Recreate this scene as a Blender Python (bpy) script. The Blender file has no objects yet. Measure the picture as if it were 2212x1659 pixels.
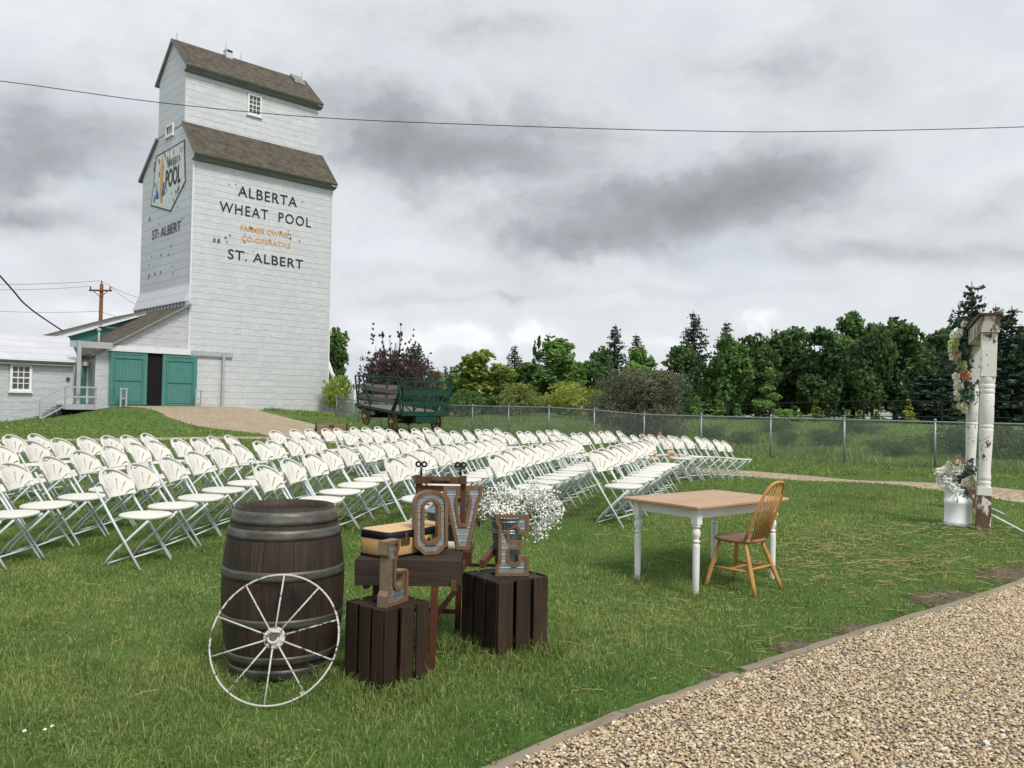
import bpy, bmesh, math, random
import numpy as np
from mathutils import Vector, Matrix, noise as mnoise
sc = bpy.context.scene
COL = sc.collection
R = math.radians
rng = np.random.default_rng(7)
random.seed(7)

# ------------------------------------------------------------------ camera model (photo measured on a 2212 wide copy)
F, CX, CY, HC = 1799.3, 1106.0, 829.5, 1.5
PITCH, ROLL = R(1.48), R(1.03)
CM = Matrix.Rotation(math.pi/2+PITCH, 3, 'X') @ Matrix.Rotation(ROLL, 3, 'Z')
def ray(x, y): return CM @ Vector(((x-CX)/F, -(y-CY)/F, -1.0))
def S(a, b, t):
    t = np.clip((t-a)/(b-a), 0, 1); return t*t*(3-2*t)
A_E = R(46.3)
EU, EV, EC = (math.sin(A_E), math.cos(A_E)), (-math.cos(A_E), math.sin(A_E)), (-20.25, 52.0)
MU = [(-30, -.1), (-14, -.1), (-10, -.02), (-7, .38), (-5.4, .70), (-4, .88), (3, .90), (6, .68), (10, .42), (16, .2), (32, .0)]
def hgt(x, y):
    x = np.asarray(x, float); y = np.asarray(y, float)
    z = .15*S(6.9, 10.4, y) - .09*S(0, 1.5, x)*(1-S(7.8, 9.8, y))
    z = z - .20*S(15, 19, y)*S(2, 5, x)
    d = .724*(x-12)+.69*(y-23.5)
    z = z + .78*S(1, 24, d)*S(-12, 2, x)
    u = (x-EC[0])*EU[0]+(y-EC[1])*EU[1]; v = (x-EC[0])*EV[0]+(y-EC[1])*EV[1]
    z = z + np.interp(u, [m[0] for m in MU], [m[1] for m in MU])*(1-S(0, 17, -v))
    return z
def H(x, y): return float(hgt(x, y))
def G(px, py):
    r = ray(px, py); z = 0.
    for _ in range(30):
        k = (z-HC)/r.z; z = .5*z+.5*H(r.x*k, r.y*k)
    k = (z-HC)/r.z
    return Vector((r.x*k, r.y*k, z))
def AT(px, py, Y):
    r = ray(px, py); k = Y/r.y; return Vector((r.x*k, Y, HC+r.z*k))
def ATZ(px, py, z):
    r = ray(px, py); k = (z-HC)/r.z; return Vector((r.x*k, r.y*k, z))

# ------------------------------------------------------------------ mesh builder
class MB:
    def __init__(s): s.v = []; s.f = []; s.m = []; s.sm = []
    def add(s, vs, fs, mi=0, smooth=False):
        o = len(s.v); s.v += [tuple(v) for v in vs]
        for f in fs: s.f.append(tuple(i+o for i in f)); s.m.append(mi); s.sm.append(smooth)
        return s
    def box(s, c, d, rot=None, mi=0):
        x, y, z = d[0]/2, d[1]/2, d[2]/2
        vs = [Vector(p) for p in ((-x,-y,-z),(x,-y,-z),(x,y,-z),(-x,y,-z),(-x,-y,z),(x,-y,z),(x,y,z),(-x,y,z))]
        if rot is not None: vs = [rot @ v for v in vs]
        c = Vector(c)
        return s.add([v+c for v in vs], [(3,2,1,0),(4,5,6,7),(0,1,5,4),(1,2,6,5),(2,3,7,6),(3,0,4,7)], mi)
    def b2(s, lo, hi, mi=0):
        return s.box([(a+b)/2 for a, b in zip(lo, hi)], [b-a for a, b in zip(lo, hi)], None, mi)
    def bar(s, p, q, w, h, up=(0,0,1), mi=0):
        p, q = Vector(p), Vector(q); z = (q-p); L = z.length; z.normalize()
        x = Vector(up).cross(z)
        if x.length < 1e-4: x = Vector((1,0,0)).cross(z)
        x.normalize(); y = z.cross(x)
        rot = Matrix((x, y, z)).transposed()
        return s.box((p+q)/2, (w, h, L), rot, mi)
    def tube(s, pts, r, n=8, mi=0, closed=False, cap=True):
        pts = [Vector(p) for p in pts]; m = len(pts)
        rs = r if isinstance(r, (list, tuple)) else [r]*m
        vs = []; nx = None
        for i in range(m):
            a = pts[(i-1) % m] if (closed or i > 0) else pts[i]
            b = pts[(i+1) % m] if (closed or i < m-1) else pts[i]
            t = (b-a).normalized()
            if nx is None:
                nx = t.orthogonal().normalized()
            nx = (nx - t*nx.dot(t))
            nx = nx.normalized() if nx.length > 1e-6 else t.orthogonal().normalized()
            ny = t.cross(nx)
            for k in range(n):
                an = 2*math.pi*k/n
                vs.append(pts[i] + (nx*math.cos(an)+ny*math.sin(an))*rs[i])
        fs = []
        for i in range(m if closed else m-1):
            j = (i+1) % m
            for k in range(n):
                l = (k+1) % n
                fs.append((i*n+k, i*n+l, j*n+l, j*n+k))
        s.add(vs, fs, mi, True)
        if cap and not closed:
            o = len(s.v)-len(vs)
            s.f += [tuple(o+k for k in range(n))[::-1], tuple(o+(m-1)*n+k for k in range(n))]
            s.m += [mi, mi]; s.sm += [False, False]
        return s
    def lathe(s, prof, n=24, c=(0,0,0), mi=0, capb=True, capt=True, rot=None, sq=None):
        vs = []; c = Vector(c)
        for r, z in prof:
            for k in range(n):
                an = 2*math.pi*k/n
                p = Vector((r*math.cos(an), r*math.sin(an), z))
                vs.append(((rot @ p) if rot is not None else p)+c)
        fs = []; m = len(prof)
        for i in range(m-1):
            for k in range(n):
                l = (k+1) % n
                fs.append((i*n+k, i*n+l, (i+1)*n+l, (i+1)*n+k))
        s.add(vs, fs, mi, True); o = len(s.v)-len(vs)
        if capb: s.f.append(tuple(o+k for k in range(n))[::-1]); s.m.append(mi); s.sm.append(False)
        if capt: s.f.append(tuple(o+(m-1)*n+k for k in range(n))); s.m.append(mi); s.sm.append(False)
        return s
    def prism(s, poly, fn, t0, t1, mi=0):
        """poly: 2D ring; fn(a,b,t)->xyz"""
        n = len(poly)
        vs = [fn(a, b, t0) for a, b in poly]+[fn(a, b, t1) for a, b in poly]
        fs = [tuple(range(n))[::-1], tuple(range(n, 2*n))]+[(i, (i+1) % n, n+(i+1) % n, n+i) for i in range(n)]
        return s.add(vs, fs, mi)
    def blob(s, c, r, n=6, mi=0):
        prof = [(max(.001, math.sin(math.pi*i/n))*r, -math.cos(math.pi*i/n)*r) for i in range(n+1)]
        return s.lathe(prof, n+2, c, mi, False, False)
    def build(s, name, mats, parent=None, bev=0, loc=None, recalc=True):
        me = bpy.data.meshes.new(name)
        me.from_pydata(s.v, [], s.f)
        for m in (mats if isinstance(mats, (list, tuple)) else [mats]): me.materials.append(m)
        me.polygons.foreach_set('material_index', s.m)
        me.polygons.foreach_set('use_smooth', s.sm)
        if recalc:
            bm = bmesh.new(); bm.from_mesh(me); bmesh.ops.recalc_face_normals(bm, faces=bm.faces); bm.to_mesh(me); bm.free()
        me.update()
        o = bpy.data.objects.new(name, me); COL.objects.link(o)
        if parent: o.parent = parent
        if loc is not None: o.location = loc
        if bev:
            b = o.modifiers.new('bevel', 'BEVEL'); b.width = bev; b.segments = 2; b.limit_method = 'ANGLE'; b.angle_limit = R(40)
        return o
def arr_mesh(name, verts, loops, counts, mat, parent=None, tint=None, smooth=False):
    me = bpy.data.meshes.new(name)
    me.vertices.add(len(verts)); me.vertices.foreach_set('co', np.ascontiguousarray(verts, np.float32).ravel())
    me.loops.add(len(loops)); me.loops.foreach_set('vertex_index', np.ascontiguousarray(loops, np.int32))
    me.polygons.add(len(counts))
    st = np.zeros(len(counts), np.int32); st[1:] = np.cumsum(counts)[:-1]
    me.polygons.foreach_set('loop_start', st); me.polygons.foreach_set('loop_total', np.asarray(counts, np.int32))
    if smooth: me.polygons.foreach_set('use_smooth', np.ones(len(counts), bool))
    if tint is not None:
        a = me.attributes.new('tint', 'FLOAT', 'POINT'); a.data.foreach_set('value', np.asarray(tint, np.float32))
    me.materials.append(mat); me.update(calc_edges=True); me.validate()
    o = bpy.data.objects.new(name, me); COL.objects.link(o)
    if parent: o.parent = parent
    return o
def thing(name, label, cat, loc=(0,0,0), rz=0, group=None):
    o = bpy.data.objects.new(name, None); COL.objects.link(o); o.empty_display_size = .2
    o.location = loc; o.rotation_euler = (0, 0, rz)
    return tag(o, label, cat, group)
def tag(o, label, cat, group=None, kind=None):
    o['label'] = label; o['category'] = cat
    if group: o['group'] = group
    if kind: o['kind'] = kind
    return o
def dup(root, loc, rz, label=None, group=None, scale=None):
    r = root.copy(); COL.objects.link(r); r.location = loc; r.rotation_euler = (0, 0, rz)
    if scale is not None: r.scale = scale
    if label: r['label'] = label
    if group: r['group'] = group
    for ch in list(root.children):
        c = ch.copy(); COL.objects.link(c); c.parent = r
        for g in list(ch.children):
            d = g.copy(); COL.objects.link(d); d.parent = c
    return r

# ------------------------------------------------------------------ materials
class NT:
    def __init__(s, name):
        s.mat = bpy.data.materials.new(name); s.mat.use_nodes = True
        s.t = s.mat.node_tree; s.p = s.t.nodes['Principled BSDF']; s.out = s.t.nodes['Material Output']
        s.p.inputs['Specular IOR Level'].default_value = .3
    def n(s, typ, ins=None, **kw):
        nd = s.t.nodes.new(typ)
        for k, v in kw.items(): setattr(nd, k, v)
        for k, v in (ins or {}).items():
            if isinstance(v, bpy.types.NodeSocket): s.t.links.new(v, nd.inputs[k])
            else: nd.inputs[k].default_value = v
        return nd
    def coord(s, kind='Object', scale=(1,1,1), loc=(0,0,0), rot=(0,0,0)):
        tc = s.n('ShaderNodeTexCoord')
        return s.n('ShaderNodeMapping', {'Vector': tc.outputs[kind], 'Scale': scale, 'Location': loc, 'Rotation': rot}).outputs[0]
    def noise(s, vec, scale, detail=4, rough=.55, dist=0):
        return s.n('ShaderNodeTexNoise', {'Vector': vec, 'Scale': scale, 'Detail': detail, 'Roughness': rough, 'Distortion': dist}).outputs['Fac']
    def ramp(s, fac, stops):
        r = s.n('ShaderNodeValToRGB', {'Fac': fac}); e = r.color_ramp.elements
        while len(e) < len(stops): e.new(.5)
        for i, (p, c) in enumerate(stops): e[i].position = p; e[i].color = (*c, 1) if len(c) == 3 else c
        return r.outputs['Color']
    def mix(s, fac, a, b, mode='MIX'):
        m = s.n('ShaderNodeMix', data_type='RGBA', blend_type=mode)
        for k, v in ((0, fac), (6, a), (7, b)):
            if isinstance(v, bpy.types.NodeSocket): s.t.links.new(v, m.inputs[k])
            else: m.inputs[k].default_value = (*v, 1) if isinstance(v, tuple) and len(v) == 3 else v
        return m.outputs[2]
    def math(s, op, a, b=0., c=0., clamp=False):
        m = s.n('ShaderNodeMath', operation=op, use_clamp=clamp)
        for i, v in enumerate((a, b, c)):
            if isinstance(v, bpy.types.NodeSocket): s.t.links.new(v, m.inputs[i])
            else: m.inputs[i].default_value = v
        return m.outputs[0]
    def set(s, color=None, rough=None, metal=None, spec=None, bump=None, bstr=.3, bdist=.01):
        for k, v in (('Base Color', color), ('Roughness', rough), ('Metallic', metal), ('Specular IOR Level', spec)):
            if v is None: continue
            if isinstance(v, bpy.types.NodeSocket): s.t.links.new(v, s.p.inputs[k])
            else: s.p.inputs[k].default_value = (*v, 1) if isinstance(v, tuple) else v
        if bump is not None:
            b = s.n('ShaderNodeBump', {'Height': bump, 'Strength': bstr, 'Distance': bdist})
            s.t.links.new(b.outputs[0], s.p.inputs['Normal'])
        return s.mat
def m_plain(name, c1, c2=None, scale=6, rough=.6, metal=0, spec=.3, bump=.15, detail=5):
    t = NT(name); c2 = c2 or tuple(v*.75 for v in c1)
    f = t.noise(t.coord(), scale, detail)
    g = t.noise(t.coord(loc=(3,7,1)), scale*7, 3)
    col = t.mix(t.math('MULTIPLY', g, .35), t.ramp(f, [(.3, c2), (.7, c1)]), c2)
    return t.set(col, rough, metal, spec, g, bump, .005)
def m_wood(name, c1, c2, c3=None, axis=2, scale=1.0, rough=.7, wear=None, wamt=.6, var=.0):
    t = NT(name); sx = [22*scale]*3
    if axis is None: sx = [9*scale]*3
    else: sx[axis] = 1.6*scale
    oi = t.n('ShaderNodeObjectInfo').outputs['Random']
    v = t.coord(scale=tuple(sx))
    v = t.n('ShaderNodeVectorMath', {0: v, 1: t.n('ShaderNodeCombineXYZ', {0: t.math('MULTIPLY', oi, 37.), 1: t.math('MULTIPLY', oi, 91.)}).outputs[0]}, operation='ADD').outputs[0]
    f = t.noise(v, 1.0, 6, .6, .6)
    col = t.ramp(f, [(.28, c2), (.5, c1), (.75, c3 or c1)])
    g = t.noise(v, 4.0, 4)
    col = t.mix(t.math('MULTIPLY', g, .3), col, c2)
    if wear:
        w = t.noise(t.coord(), 9*scale, 6, .65)
        col = t.mix(t.ramp(w, [(wamt, (0,0,0)), (wamt+.08, (1,1,1))]), col, wear)
    big = t.noise(t.coord(), 2.2*scale, 3)
    col = t.mix(.35, col, t.ramp(big, [(.3, c2), (.7, c1)]))
    col = t.mix(t.math('MULTIPLY', oi, var), col, tuple(v*.35 for v in c2))
    return t.set(col, rough, 0, .25, f, .35, .004)
def m_peel(name, paint, under, scale, lo, rough=.55, dirt=None):
    t = NT(name)
    a = t.noise(t.coord(scale=(1,1,.6)), scale, 7, .62)
    b = t.noise(t.coord(loc=(5,5,5)), scale*.22, 3)
    k = t.math('ADD', t.math('MULTIPLY', a, .62), t.math('MULTIPLY', b, .38))
    msk = t.ramp(k, [(lo, (0,0,0)), (lo+.025, (1,1,1))])
    und = t.ramp(t.noise(t.coord(scale=(14,14,2)), 2, 5), [(.3, tuple(u*.5 for u in under)), (.7, under)])
    pc = t.ramp(t.noise(t.coord(), 5, 5), [(.3, tuple(p*.86 for p in paint)), (.65, paint)])
    return t.set(t.mix(msk, und, pc), rough, 0, .3, msk, .5, .003)
def m_siding(name, rh, bw, base, line, wavy, metal=.2, rough=.42, rib=0.):
    t = NT(name); tc = t.n('ShaderNodeTexCoord')
    sp = t.n('ShaderNodeSeparateXYZ', {0: tc.outputs['Object']})
    xx = t.math('ADD', sp.outputs[0], sp.outputs[1])
    jit = t.math('MULTIPLY', t.noise(tc.outputs['Object'], 1.3, 4), .07)
    zz = t.math('DIVIDE', t.math('ADD', sp.outputs[2], jit), rh)
    row = t.math('FLOOR', zz); fr = t.math('FRACT', zz)
    rnd = t.n('ShaderNodeTexWhiteNoise', {'W': row}, noise_dimensions='1D').outputs['Value']
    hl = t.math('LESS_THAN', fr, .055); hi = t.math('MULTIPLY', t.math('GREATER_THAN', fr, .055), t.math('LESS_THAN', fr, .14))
    xs_ = t.math('ADD', t.math('DIVIDE', xx, bw), t.math('MULTIPLY', rnd, 3.))
    col_i = t.math('FLOOR', xs_); vf = t.math('FRACT', xs_)
    vl = t.math('LESS_THAN', vf, .035/bw*.6)
    cell = t.n('ShaderNodeTexWhiteNoise', {'Vector': t.n('ShaderNodeCombineXYZ', {0: row, 1: col_i, 2: 0.}).outputs[0]}, noise_dimensions='3D').outputs['Value']
    brk = t.noise(t.coord(scale=(1,1,1)), 2.6, 5, .7)
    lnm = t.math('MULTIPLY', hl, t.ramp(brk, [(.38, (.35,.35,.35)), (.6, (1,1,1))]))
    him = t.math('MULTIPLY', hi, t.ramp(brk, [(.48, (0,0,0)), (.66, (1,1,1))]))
    col = t.mix(cell, tuple(b*1.03 for b in base), tuple(b*.93 for b in base))
    big = t.noise(tc.outputs['Object'], .4, 4)
    col = t.mix(t.ramp(big, [(.35, (.22,.22,.22)), (.7, (0,0,0))]), col, tuple(b*.8 for b in base))
    dn = t.noise(t.coord(scale=(1,1,3)), 3.5, 5, .6)
    col = t.mix(t.ramp(dn, [(.52, (0,0,0)), (.75, (.35,.35,.35))]), col, tuple(min(1, b*1.15) for b in base))
    col = t.mix(t.math('MULTIPLY', vl, .55), col, tuple(min(1, b*1.22) for b in base))
    col = t.mix(t.math('MULTIPLY', him, .75 if wavy > .2 else .1), col, tuple(min(1, b*1.35) for b in base))  # highlights along courses, like the lighter seams above, painted into the colour
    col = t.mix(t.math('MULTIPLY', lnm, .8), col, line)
    stk = t.noise(t.coord(scale=(5,5,.22)), 1.6, 5, .65)
    col = t.mix(t.math('MULTIPLY', t.ramp(stk, [(.50, (0,0,0)), (.72, (1,1,1))]), .16), col, tuple(b*f for b, f in zip(base, (.62,.58,.52))))
    h = t.math('ADD', t.math('MULTIPLY', hl, -.5), t.math('MULTIPLY', vl, .25))
    h = t.math('ADD', h, t.math('MULTIPLY', t.noise(t.coord(scale=(1,1,2.2)), 1.9, 5, .65), wavy*1.3))
    if rib:
        rb = t.math('SINE', t.math('MULTIPLY', xx, 2*math.pi/.15)); h = t.math('ADD', h, t.math('MULTIPLY', rb, rib))
    return t.set(col, rough, metal, .5, h, .8, .05)
def m_leaf(name, c1, c2, rough=.55, trans=.25):
    t = NT(name)
    a = t.n('ShaderNodeAttribute', attribute_name='tint').outputs['Fac']
    oc = t.n('ShaderNodeObjectInfo').outputs['Color']
    col = t.mix(1.0, t.ramp(a, [(0., c1), (1., c2)]), oc, 'MULTIPLY')
    t.set(col, rough, 0, .2)
    tr = t.n('ShaderNodeBsdfTranslucent', {'Color': col})
    ms = t.n('ShaderNodeMixShader', {0: trans, 1: t.p.outputs[0], 2: tr.outputs[0]})
    t.t.links.new(ms.outputs[0], t.out.inputs['Surface'])
    return t.mat

M = {}
def _chair():
    t = NT('chair_plastic'); oi = t.n('ShaderNodeObjectInfo').outputs['Random']
    base = t.mix(oi, (.715,.70,.64), (.64,.63,.575))
    n = t.noise(t.coord(), 5, 5); sc_ = t.noise(t.coord(scale=(3,1,1)), 22, 5, .7)
    col = t.mix(t.ramp(n, [(.42, (0,0,0)), (.8, (.5,.5,.5))]), base, (.50,.48,.41))
    col = t.mix(t.ramp(sc_, [(.66, (0,0,0)), (.74, (.45,.45,.45))]), col, (.36,.34,.29))
    return t.set(col, .45, 0, .3, n, .04, .004)
M['white_plastic'] = _chair()
M['white_tube'] = m_plain('chair_tube', (.64,.685,.69), (.54,.59,.60), 10, .4, spec=.5, bump=.05)
M['white_paint'] = m_plain('white_paint', (.80,.80,.77), (.70,.70,.68), 5, .5)
M['grey_trim'] = m_plain('grey_trim', (.42,.44,.46), (.33,.35,.37), 3, .6)
M['white_trim'] = m_plain('white_trim', (.74,.75,.76), (.62,.63,.65), 3, .55)
M['fascia'] = m_plain('fascia', (.25,.26,.26), (.17,.18,.18), 3, .65)
M['green_paint'] = m_plain('green_paint', (.082,.235,.210), (.062,.19,.168), 5, .6)
M['green_rail'] = m_plain('green_rail', (.06,.23,.185), (.045,.18,.15), 5, .6)
M['dark'] = m_plain('shade_joint_black', (.008,.008,.009), (.004,.004,.005), 3, .9)  # near-black for painted shade in openings, also barrel-head joints
M['glass'] = m_plain('pane_glass', (.10,.10,.105), (.05,.05,.055), 1.2, .12, spec=.6, bump=.0)
M['letter'] = m_plain('letter_black', (.025,.026,.03), (.014,.014,.016), 3, .5)
M['letter_grey'] = m_plain('letter_grey', (.10,.105,.12), (.06,.065,.075), 3, .6)
M['orange'] = m_plain('letter_orange', (.72,.40,.11), (.60,.33,.10), 2, .6)
M['blue'] = m_plain('sign_blue', (.06,.17,.38), (.05,.13,.30), 3, .6)
M['sign_white'] = m_plain('sign_white', (.72,.73,.71), (.62,.63,.62), 2, .6)
M['peelspot'] = m_plain('bare_tin', (.16,.17,.18), (.09,.095,.10), 6, .6)
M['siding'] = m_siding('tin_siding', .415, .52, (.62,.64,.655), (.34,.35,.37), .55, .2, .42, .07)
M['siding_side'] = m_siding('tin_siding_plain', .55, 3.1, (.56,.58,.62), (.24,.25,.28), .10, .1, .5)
M['siding_office'] = m_siding('tin_siding_office', .40, .52, (.54,.55,.58), (.40,.41,.44), .8, .2, .42, .06)
M['roof_white'] = m_siding('tin_roof', .36, 1.6, (.56,.57,.61), (.36,.37,.39), .2, .1, .5)
M['clap'] = m_siding('green_clapboard', .17, 9., (.06,.24,.19), (.025,.10,.08), .05, 0, .6)
M['oldboard'] = m_siding('yellow_board', .12, 3., (.30,.25,.13), (.10,.08,.05), .05, 0, .7)
def _shingle():
    t = NT('wood_shingle'); tc = t.n('ShaderNodeTexCoord'); sp = t.n('ShaderNodeSeparateXYZ', {0: tc.outputs['Object']})
    v = t.n('ShaderNodeCombineXYZ', {0: sp.outputs[0], 1: t.math('ADD', sp.outputs[2], t.math('MULTIPLY', sp.outputs[1], .15)), 2: 0.}).outputs[0]
    br = t.n('ShaderNodeTexBrick', {'Vector': v, 'Color1': (.105,.082,.062,1), 'Color2': (.058,.048,.038,1), 'Mortar': (.018,.015,.012,1), 'Scale': 1.,
             'Mortar Size': .012, 'Mortar Smooth': .2, 'Brick Width': .22, 'Row Height': .16}, offset=.37)
    n = t.noise(tc.outputs['Object'], 2.2, 6, .65)
    col = t.mix(t.ramp(n, [(.38, (0,0,0)), (.62, (.9,.9,.9))]), br.outputs['Color'], (.115,.108,.082))
    n2 = t.noise(t.coord(scale=(1,1,1), loc=(4,4,4)), 9, 4)
    col = t.mix(t.ramp(n2, [(.45, (0,0,0)), (.8, (.5,.5,.5))]), col, (.13,.095,.075))
    return t.set(col, .85, 0, .15, t.math('ADD', t.math('MULTIPLY', br.outputs['Fac'], -1.), n2), .6, .03)
M['shingle'] = _shingle()
M['crate'] = m_wood('crate_wood', (.054,.032,.020), (.014,.009,.007), (.088,.055,.034), 2, 1.6, .65, (.15,.11,.08), .665, .5)
M['box'] = m_wood('box_wood', (.052,.036,.026), (.013,.010,.008), (.085,.060,.043), 0, 1.4, .7, (.12,.095,.075), .665, .3)
M['stand_wood'] = m_wood('stand_wood', (.12,.062,.030), (.05,.026,.015), (.17,.095,.048), 2, 1.2, .6)
M['stand_red'] = m_wood('stand_red', (.125,.040,.022), (.055,.020,.014), (.17,.06,.03), 2, 1.2, .55)
M['frame_wood'] = m_wood('letter_frame_wood', (.20,.105,.050), (.075,.040,.022), (.27,.16,.085), 2, 2.2, .6, (.10,.055,.03), .62)
M['frame_side'] = m_plain('letter_side', (.22,.17,.11), (.16,.12,.08), 14, .6)
M['tan'] = m_plain('suitcase_tan', (.52,.34,.15), (.46,.29,.12), 3, .65)
M['tan_light'] = m_plain('suitcase_top', (.62,.43,.23), (.57,.38,.19), 3, .65)
M['navy'] = m_plain('suitcase_navy', (.012,.013,.022), (.008,.008,.014), 8, .5)
M['brass'] = m_plain('brass', (.20,.14,.06), (.10,.07,.035), 20, .4, .7)
M['iron'] = m_plain('black_iron', (.022,.025,.025), (.012,.013,.013), 20, .5, .4)
M['galv'] = m_plain('galvanised', (.34,.38,.42), (.22,.25,.28), 12, .35, .75, bump=.05)
M['oak'] = m_wood('oak_chair', (.52,.27,.085), (.38,.18,.05), (.60,.33,.12), 2, 1.2, .42)
M['oak_seat'] = m_wood('oak_seat', (.30,.165,.085), (.19,.10,.05), (.36,.22,.12), 0, .9, .38)
M['table_top'] = m_wood('table_top', (.50,.315,.185), (.37,.215,.12), (.60,.42,.27), 0, .55, .36)
M['peel_post'] = m_peel('post_paint', (.74,.73,.68), (.13,.075,.05), 17, .415)
M['peel_bot'] = m_peel('post_base', (.72,.71,.66), (.17,.095,.06), 5, .515)
M['peel_header'] = m_peel('header_paint', (.52,.49,.42), (.18,.12,.09), 7, .47)
M['can_white'] = m_plain('can_white', (.84,.85,.86), (.77,.78,.79), 6, .5)
M['fence_metal'] = m_plain('fence_metal', (.30,.34,.36), (.22,.26,.28), 5, .45, .5)
M['fence_wire'] = m_plain('fence_wire', (.26,.28,.28), (.18,.2,.2), 5, .5, .4)
M['fence_black'] = m_plain('fence_black', (.012,.012,.013), (.008,.008,.009), 5, .5)
M['wagon_green'] = m_wood('wagon_green', (.014,.062,.040), (.008,.036,.024), (.020,.078,.050), 0, .7, .65)
M['wagon_grey'] = m_wood('wagon_grey', (.155,.145,.135), (.085,.078,.072), (.21,.20,.185), 0, .7, .8)
M['wagon_dark'] = m_wood('wagon_dark', (.035,.028,.022), (.015,.012,.010), None, 1, .7, .8)
M['wagon_wheel'] = m_wood('wagon_wheel', (.18,.115,.06), (.08,.052,.03), (.27,.19,.10), 2, 1.0, .7)
M['hub_yellow'] = m_plain('hub_yellow', (.55,.42,.19), (.40,.29,.13), 6, .6)
M['bench_wood'] = m_wood('bench_wood', (.26,.17,.12), (.16,.10,.07), (.32,.22,.16), 0, .8, .6)
M['pole_wood'] = m_wood('pole_wood', (.20,.085,.04), (.11,.045,.024), None, 2, .5, .8)
M['cable'] = m_plain('cable_black', (.025,.026,.03), (.02,.02,.022), 2, .6)
M['edging'] = m_wood('edging_wood', (.27,.225,.165), (.15,.125,.09), (.34,.29,.22), 0, .8, .85)
M['straw'] = m_plain('straw', (.46,.40,.19), (.34,.28,.12), 20, .7)
M['petal_white'] = m_plain('petal_white', (.88,.88,.83), (.80,.81,.74), 30, .6)
M['petal_cream'] = m_plain('petal_cream', (.78,.74,.58), (.70,.66,.48), 30, .6)
M['petal_green'] = m_plain('petal_green', (.60,.66,.36), (.50,.58,.28), 30, .6)
M['petal_pink'] = m_plain('petal_pink', (.80,.36,.27), (.72,.28,.20), 30, .6)
M['petal_blush'] = m_plain('petal_blush', (.72,.55,.48), (.64,.46,.40), 30, .6)
M['stem'] = m_plain('stem_green', (.10,.16,.06), (.06,.11,.04), 10, .6)
M['eucal'] = m_plain('eucalyptus', (.11,.165,.13), (.065,.11,.085), 12, .6)
M['protea'] = m_plain('dry_protea', (.42,.26,.19), (.33,.19,.14), 12, .6)
M['raffia'] = m_plain('raffia', (.50,.30,.17), (.38,.22,.12), 30, .7)
M['sign_wood'] = m_wood('reserved_wood', (.52,.36,.24), (.42,.28,.18), (.58,.42,.29), 0, 1.5, .6)
M['bark'] = m_wood('bark', (.07,.055,.042), (.03,.024,.02), None, 2, .35, .9)
M['leaf'] = m_leaf('leaf', (.55,.55,.55), (1.75,1.75,1.75), .55, .38)
M['needle'] = m_leaf('needle', (.45,.45,.45), (1.5,1.5,1.5), .6, .15)
M['grass'] = m_leaf('grass_blade', (.070,.148,.026), (.43,.475,.16), .5, .35)
M['meadow'] = m_leaf('meadow_blade', (.10,.20,.040), (.34,.42,.12), .55, .35)
M['house_white'] = m_siding('house_siding', .2, 8., (.72,.72,.72), (.5,.5,.5), .05, 0, .6)
M['brick'] = m_plain('house_brick', (.20,.12,.085), (.13,.08,.06), 10, .8)
M['stucco'] = m_plain('house_tan', (.36,.27,.18), (.3,.22,.15), 8, .8)

def _ground():
    t = NT('lawn_ground')
    a = t.n('ShaderNodeAttribute', attribute_name='tint').outputs['Fac']
    n1 = t.noise(t.coord(), .55, 5); n2 = t.noise(t.coord(loc=(9,2,0)), 6, 5, .65); n3 = t.noise(t.coord(loc=(1,8,0)), 45, 3, .7)
    lawn = t.ramp(n1, [(.3, (.072,.148,.027)), (.5, (.100,.188,.040)), (.7, (.14,.21,.058))])
    lawn = t.mix(t.ramp(n2, [(.45, (0,0,0)), (.75, (.6,.6,.6))]), lawn, (.125,.140,.055))
    lawn = t.mix(t.ramp(n3, [(.4, (0,0,0)), (.7, (.6,.6,.6))]), lawn, (.045,.070,.018))
    mead = t.ramp(n2, [(.3, (.095,.16,.045)), (.6, (.15,.21,.065)), (.8, (.20,.22,.09))])
    mead = t.mix(t.ramp(n1, [(.4, (0,0,0)), (.65, (.8,.8,.8))]), mead, (.065,.09,.034))
    return t.set(t.mix(a, lawn, mead), .9, 0, .1, t.math('ADD', n3, n2), .9, .04)
M['ground'] = _ground()
def _earth():
    t = NT('earth'); a = t.n('ShaderNodeAttribute', attribute_name='tint').outputs['Fac']
    n = t.noise(t.coord('Object'), 14, 6, .65)
    t.set(t.ramp(t.noise(t.coord(), 30, 5), [(.3, (.075,.058,.043)), (.7, (.16,.125,.09))]), .95, 0, .1, n, .8, .01)
    k = t.ramp(t.math('ADD', a, t.math('MULTIPLY', t.math('SUBTRACT', n, .5), 1.6)), [(.42, (0,0,0)), (.60, (1,1,1))])
    tr = t.n('ShaderNodeBsdfTransparent'); ms = t.n('ShaderNodeMixShader', {0: k, 1: tr.outputs[0], 2: t.p.outputs[0]})
    t.t.links.new(ms.outputs[0], t.out.inputs['Surface']); return t.mat
M['earth'] = _earth()
def _gravel(name, cols, sc_, bd):
    t = NT(name)
    vo = t.n('ShaderNodeTexVoronoi', {'Vector': t.coord(), 'Scale': sc_})
    cs = t.n('ShaderNodeSeparateColor', {0: vo.outputs['Color']})
    col = t.ramp(cs.outputs[0], cols)
    big = t.noise(t.coord(), 1.1, 4)
    col = t.mix(t.ramp(big, [(.4, (0,0,0)), (.75, (.4,.4,.4))]), col, (.24,.19,.13))
    h = t.math('MULTIPLY', vo.outputs['Distance'], -1.)
    return t.set(col, .85, 0, .2, h, .9, bd)
GC = [(0., (.12,.105,.095)), (.25, (.27,.205,.135)), (.5, (.36,.28,.18)), (.75, (.42,.34,.23)), (1., (.50,.43,.33))]
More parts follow.
